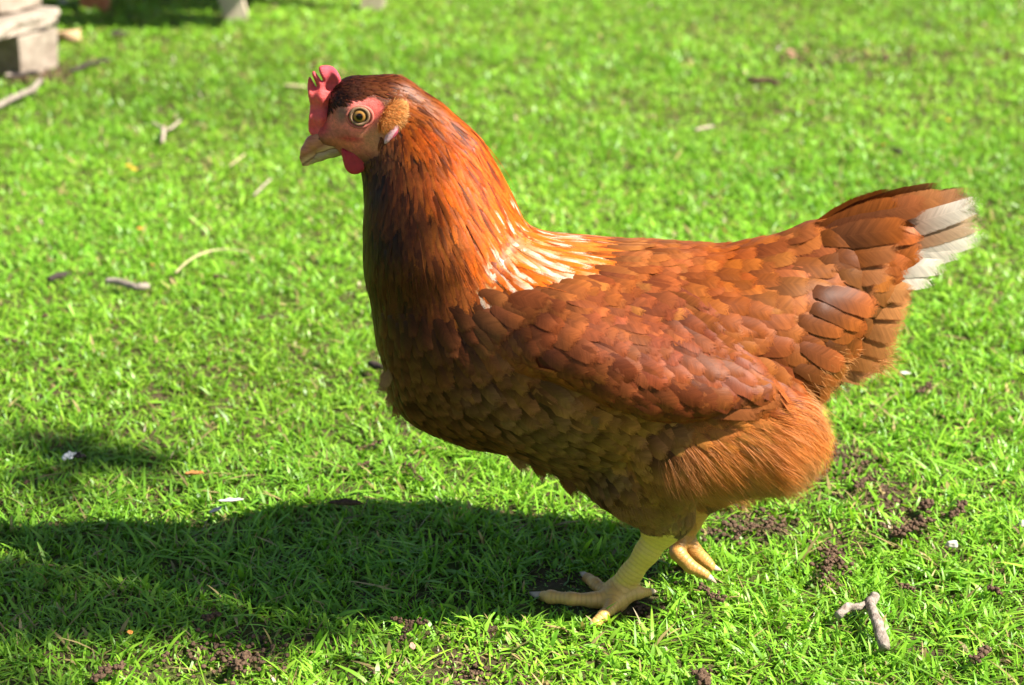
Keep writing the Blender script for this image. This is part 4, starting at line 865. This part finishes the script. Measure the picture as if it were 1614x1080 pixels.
# ---- rough timber pallet at the top left: only its corner shows
M_wood = simple('grey_pallet_wood', (.22, .165, .12), (.50, .42, .34), 14, .85, .9, .004, (1, 7, 7)); M_wood2 = simple('rough_sawn_block', (.20, .15, .11), (.46, .38, .30), 40, .9, 1, .004)
def plank(o0, e1, e2, l0, l1, w0, w1, z0, z1, bev=.004, jag=.0028):
    V = []; n = max(2, int(abs(l1-l0)/.03)); sec = [(w0, z0+bev), (w0+bev, z0), (w1-bev, z0), (w1, z0+bev), (w1, z1-bev), (w1-bev, z1), (w0+bev, z1), (w0, z1-bev)]
    for i in range(n+1):
        l = l0+(l1-l0)*i/n
        for a, b in sec: V.append(o0+e1*(l+rng.normal(0, jag))+e2*(a+rng.normal(0, jag))+np.array([0, 0, b+rng.normal(0, jag*.6)]))
    F = [(i*8+j, i*8+(j+1) % 8, (i+1)*8+(j+1) % 8, (i+1)*8+j) for i in range(n) for j in range(8)]+[tuple(range(8))[::-1], tuple(n*8+j for j in range(8))]; return V, F
PO = G(93, 108, 0); e1 = np.array([-.45, -.89, 0]); e1 /= np.linalg.norm(e1); e2 = np.array([-e1[1]*-1, 0, 0]); e2 = np.array([-.89, .45, 0]); e2 /= np.linalg.norm(e2)
pal = empty('timber_pallet', tuple(PO)); tag(pal, 'weathered grey timber pallet corner resting on the grass at the top left', 'pallet')
def sub(name, par, V, F, mat, smooth=False): return mk(name, np.array(V)-np.array(par.location), F, mat, par, smooth=smooth)
for a, b, w0, w1, z0, z1, nm, m in [(.0, .085, .0, .10, .0, .066, 'block', M_wood2), (.30, .40, .0, .10, .0, .066, 'block', M_wood2), (.0, .10, .30, .40, .0, .066, 'block', M_wood2), (-.005, .70, -.004, .105, .068, .090, 'board', M_wood), (-.005, .70, .29, .40, .068, .090, 'board', M_wood),
                             (.00, .09, .03, .13, .092, .14, 'block', M_wood2), (.28, .38, .03, .13, .092, .14, 'block', M_wood2), (-.01, .11, .06, .60, .142, .162, 'board', M_wood), (.15, .27, .06, .60, .142, .162, 'board', M_wood), (.30, .42, .06, .60, .142, .162, 'board', M_wood)]:
    V, F = plank(PO, e1, e2, a, b, w0, w1, z0, z1); sub(nm, pal, V, F, m)
pebble('lump of pale earth at the foot of the pallet', 22, 116, 34, 9, M_pale, .006, 'earth_lump', 'earth')
V, F = plank(G(108, 70, 0), np.array([.95, .3, 0]), np.array([-.3, .95, 0]), -.018, .018, -.01, .01, .006, .022, .002); thing('wood_chip', V, F, simple('tan_wood', (.50, .30, .16), (.66, .44, .26), 60, .8, .4, .001), G(108, 70, 0), 'tan wood chip right of the timber pallet', 'wood chip')
pebble('dark rounded lump in the shade right of the pallet', 186, 52, 30, 9, M_dark, .010, 'dark_lump', 'lump')
# ---- bench at the top left: only the feet of its legs show
bp = G(375, 30, 0); be = empty('wooden_bench', tuple(bp)); tag(be, 'pale wooden bench whose sloping plank leg shows at the top edge', 'bench')
M_pl = simple('pale_plank', (.46, .36, .25), (.64, .53, .40), 10, .7, .5, .002, (6, 6, 1)); M_red = simple('orange_stained_wood', (.40, .12, .05), (.56, .20, .09), 20, .7, .5, .002, (4, 4, 1))
def legp(x0, y0, x1, y1, z1, wx, wy):
    V = []; 
    for k, (x, y, z) in enumerate(((x0, y0, 0), ((x0+x1)/2, (y0+y1)/2, z1/2), (x1, y1, z1))):
        for a, b in ((-1, -1), (1, -1), (1, 1), (-1, 1)): V.append(np.array([x+a*wx/2+rng.normal(0, .001), y+b*wy/2, z]))
    return V, [(i*4+j, i*4+(j+1) % 4, (i+1)*4+(j+1) % 4, (i+1)*4+j) for i in (0, 1) for j in range(4)]+[(3, 2, 1, 0), (8, 9, 10, 11)]
x, y = bp[0], bp[1]
for (a, b, c_, d_) in ((x, y, x-.11, y), (x, y+.20, x-.11, y+.17), (x+.22, y+.08, x+.30, y+.06), (x+.22, y+.22, x+.30, y+.19)): V, F = legp(a, b, c_, d_, .40, .040, .022); sub('leg', be, V, F, M_pl)
for k in range(3): V, F = plank(np.array([x+.12, y-.20+k*.145, 0]), np.array([1., 0, 0]), np.array([0, 1., 0]), -.24, .22+.03*k, 0, .125, .402, .430, .003, .0005); sub('seat_board', be, V, F, M_pl)  # unseen seat, its overhang shaped so the shadow falls to the left
V, F = plank(np.array([x-.05, y+.12, 0]), np.array([1., 0, 0]), np.array([0, 1., 0]), 0, .31, 0, .03, .20, .26, .003, .0005); sub('crossbar', be, V, F, M_pl)  # unseen crossbar, added for the shadow it throws
b2 = G(150, 17, 0); st = empty('wooden_stool', tuple(b2)); tag(st, 'orange-brown wooden stool whose square leg shows at the top edge', 'stool')
for dx, dy in ((0, 0), (-.22, .05), (.04, .24), (-.18, .28)): V, F = legp(b2[0]+dx, b2[1]+dy, b2[0]+dx, b2[1]+dy, .30, .044, .044); sub('leg', st, V, F, M_red)
V, F = plank(np.array([b2[0]-.09, b2[1]-.04, 0]), np.array([1., 0, 0]), np.array([0, 1., 0]), -.18, .18, 0, .36, .302, .325, .004, .0005); sub('seat', st, V, F, M_red)
pebble('pale stone behind the pallet at the top edge', 100, 3, 16, 9, M_white, .01, 'stone', 'stone')
# ---- tree behind the photographer on the right: its low branch throws the dappled shade at the left
def tree():
    tr = empty('garden_tree', (1.0, -3.3, 0)); tag(tr, 'leafy garden tree whose low branch shades the lower left of the lawn', 'tree')
    T0 = np.array([1.0, -3.3, 0.]); Mb = simple('tree_bark', (.09, .06, .04), (.22, .17, .12), 30, .9, 1, .01, (1, 1, .3))
    pts = curve([T0, T0+[.05, .05, 1.0], T0+[-.02, .1, 2.2], T0+[.1, .2, 3.4]], 6); V, F = tube(pts, np.linspace(.14, .05, len(pts)), 14, rough=.06); sub('trunk', tr, V, F, Mb, True)
    tg = [((115, 722), 46, 22, .9), ((15, 768), 40, 13, .6), ((50, 915), 62, 20, .7), ((40, 968), 75, 30, 1.0), ((150, 950), 30, 22, .4), ((340, 985), 50, 18, .9)]
    h = 2.3; cen = [G(a, b) + np.array(sd)*(h/sd[2]) for (a, b), _, _, _ in tg]; st_ = T0+np.array([0, .12, 2.3])
    hubp = np.array(cen).mean(0)+np.array([.05, -.5, .12]); V = []; F = []
    def addt(P, r0, r1):
        C = curve(P, 5); v, f = tube(C, np.linspace(r0, r1, len(C)), 8, rough=.05); b0 = len(V); V.extend(v); F.extend([tuple(i+b0 for i in q) for q in f])
    addt([st_, (st_+hubp)/2+np.array([0, 0, .15]), hubp], .035, .014)
    for c in cen: addt([hubp, (hubp+c)/2+rng.normal(0, .03, 3), c], .010, .0025)
    for k in range(5):
        a = T0+np.array([0, .1, 2.0+.3*k]); b = a+np.array([math.cos(k*1.3-1.2)*.9, -abs(math.sin(k*1.9))*.9-.2, .5]); addt([a, (a+b)/2+np.array([0, 0, .1]), b], .03, .006); 
    sub('branch', tr, V, F, Mb, True)
    LV = []; nl = 0
    def leafs(c, n, ex, ey, L):
        for _ in range(n):
            o = c+np.array([rng.normal(0, ex), rng.normal(0, ey), rng.normal(0, .05)]); a = rng.normal(0, 1, 3); a /= np.linalg.norm(a); b = np.cross(a, rng.normal(0, 1, 3)); b /= np.linalg.norm(b); l = L*rng.uniform(.6, 1.3)
            LV.append(np.array([o, o+a*l*.35+b*l*.24, o+a*l*.75+b*l*.17, o+a*l, o+a*l*.75-b*l*.17, o+a*l*.35-b*l*.24]))
    for c, (_, rx, ry, den) in zip(cen, tg): q = mpp(800); leafs(c, int(rx*ry*.15*den), rx*q*.5, ry*q*1.15, .034)
    for k in range(60): leafs(T0+np.array([rng.normal(.1, .6), -.4+min(rng.normal(0, .5), .5), 3.0+rng.normal(0, .4)]), 40, .16, .16, .07)
    A = np.concatenate(LV); n = len(LV); Fq = (np.array([[0, 1, 2, 3], [0, 3, 4, 5]])[None]+np.arange(n)[:, None, None]*6).reshape(-1, 4)
    sub('crown', tr, A, Fq, simple('tree_leaf', (.05, .12, .02), (.10, .20, .03), 20, .5, .2, .001))
tree()
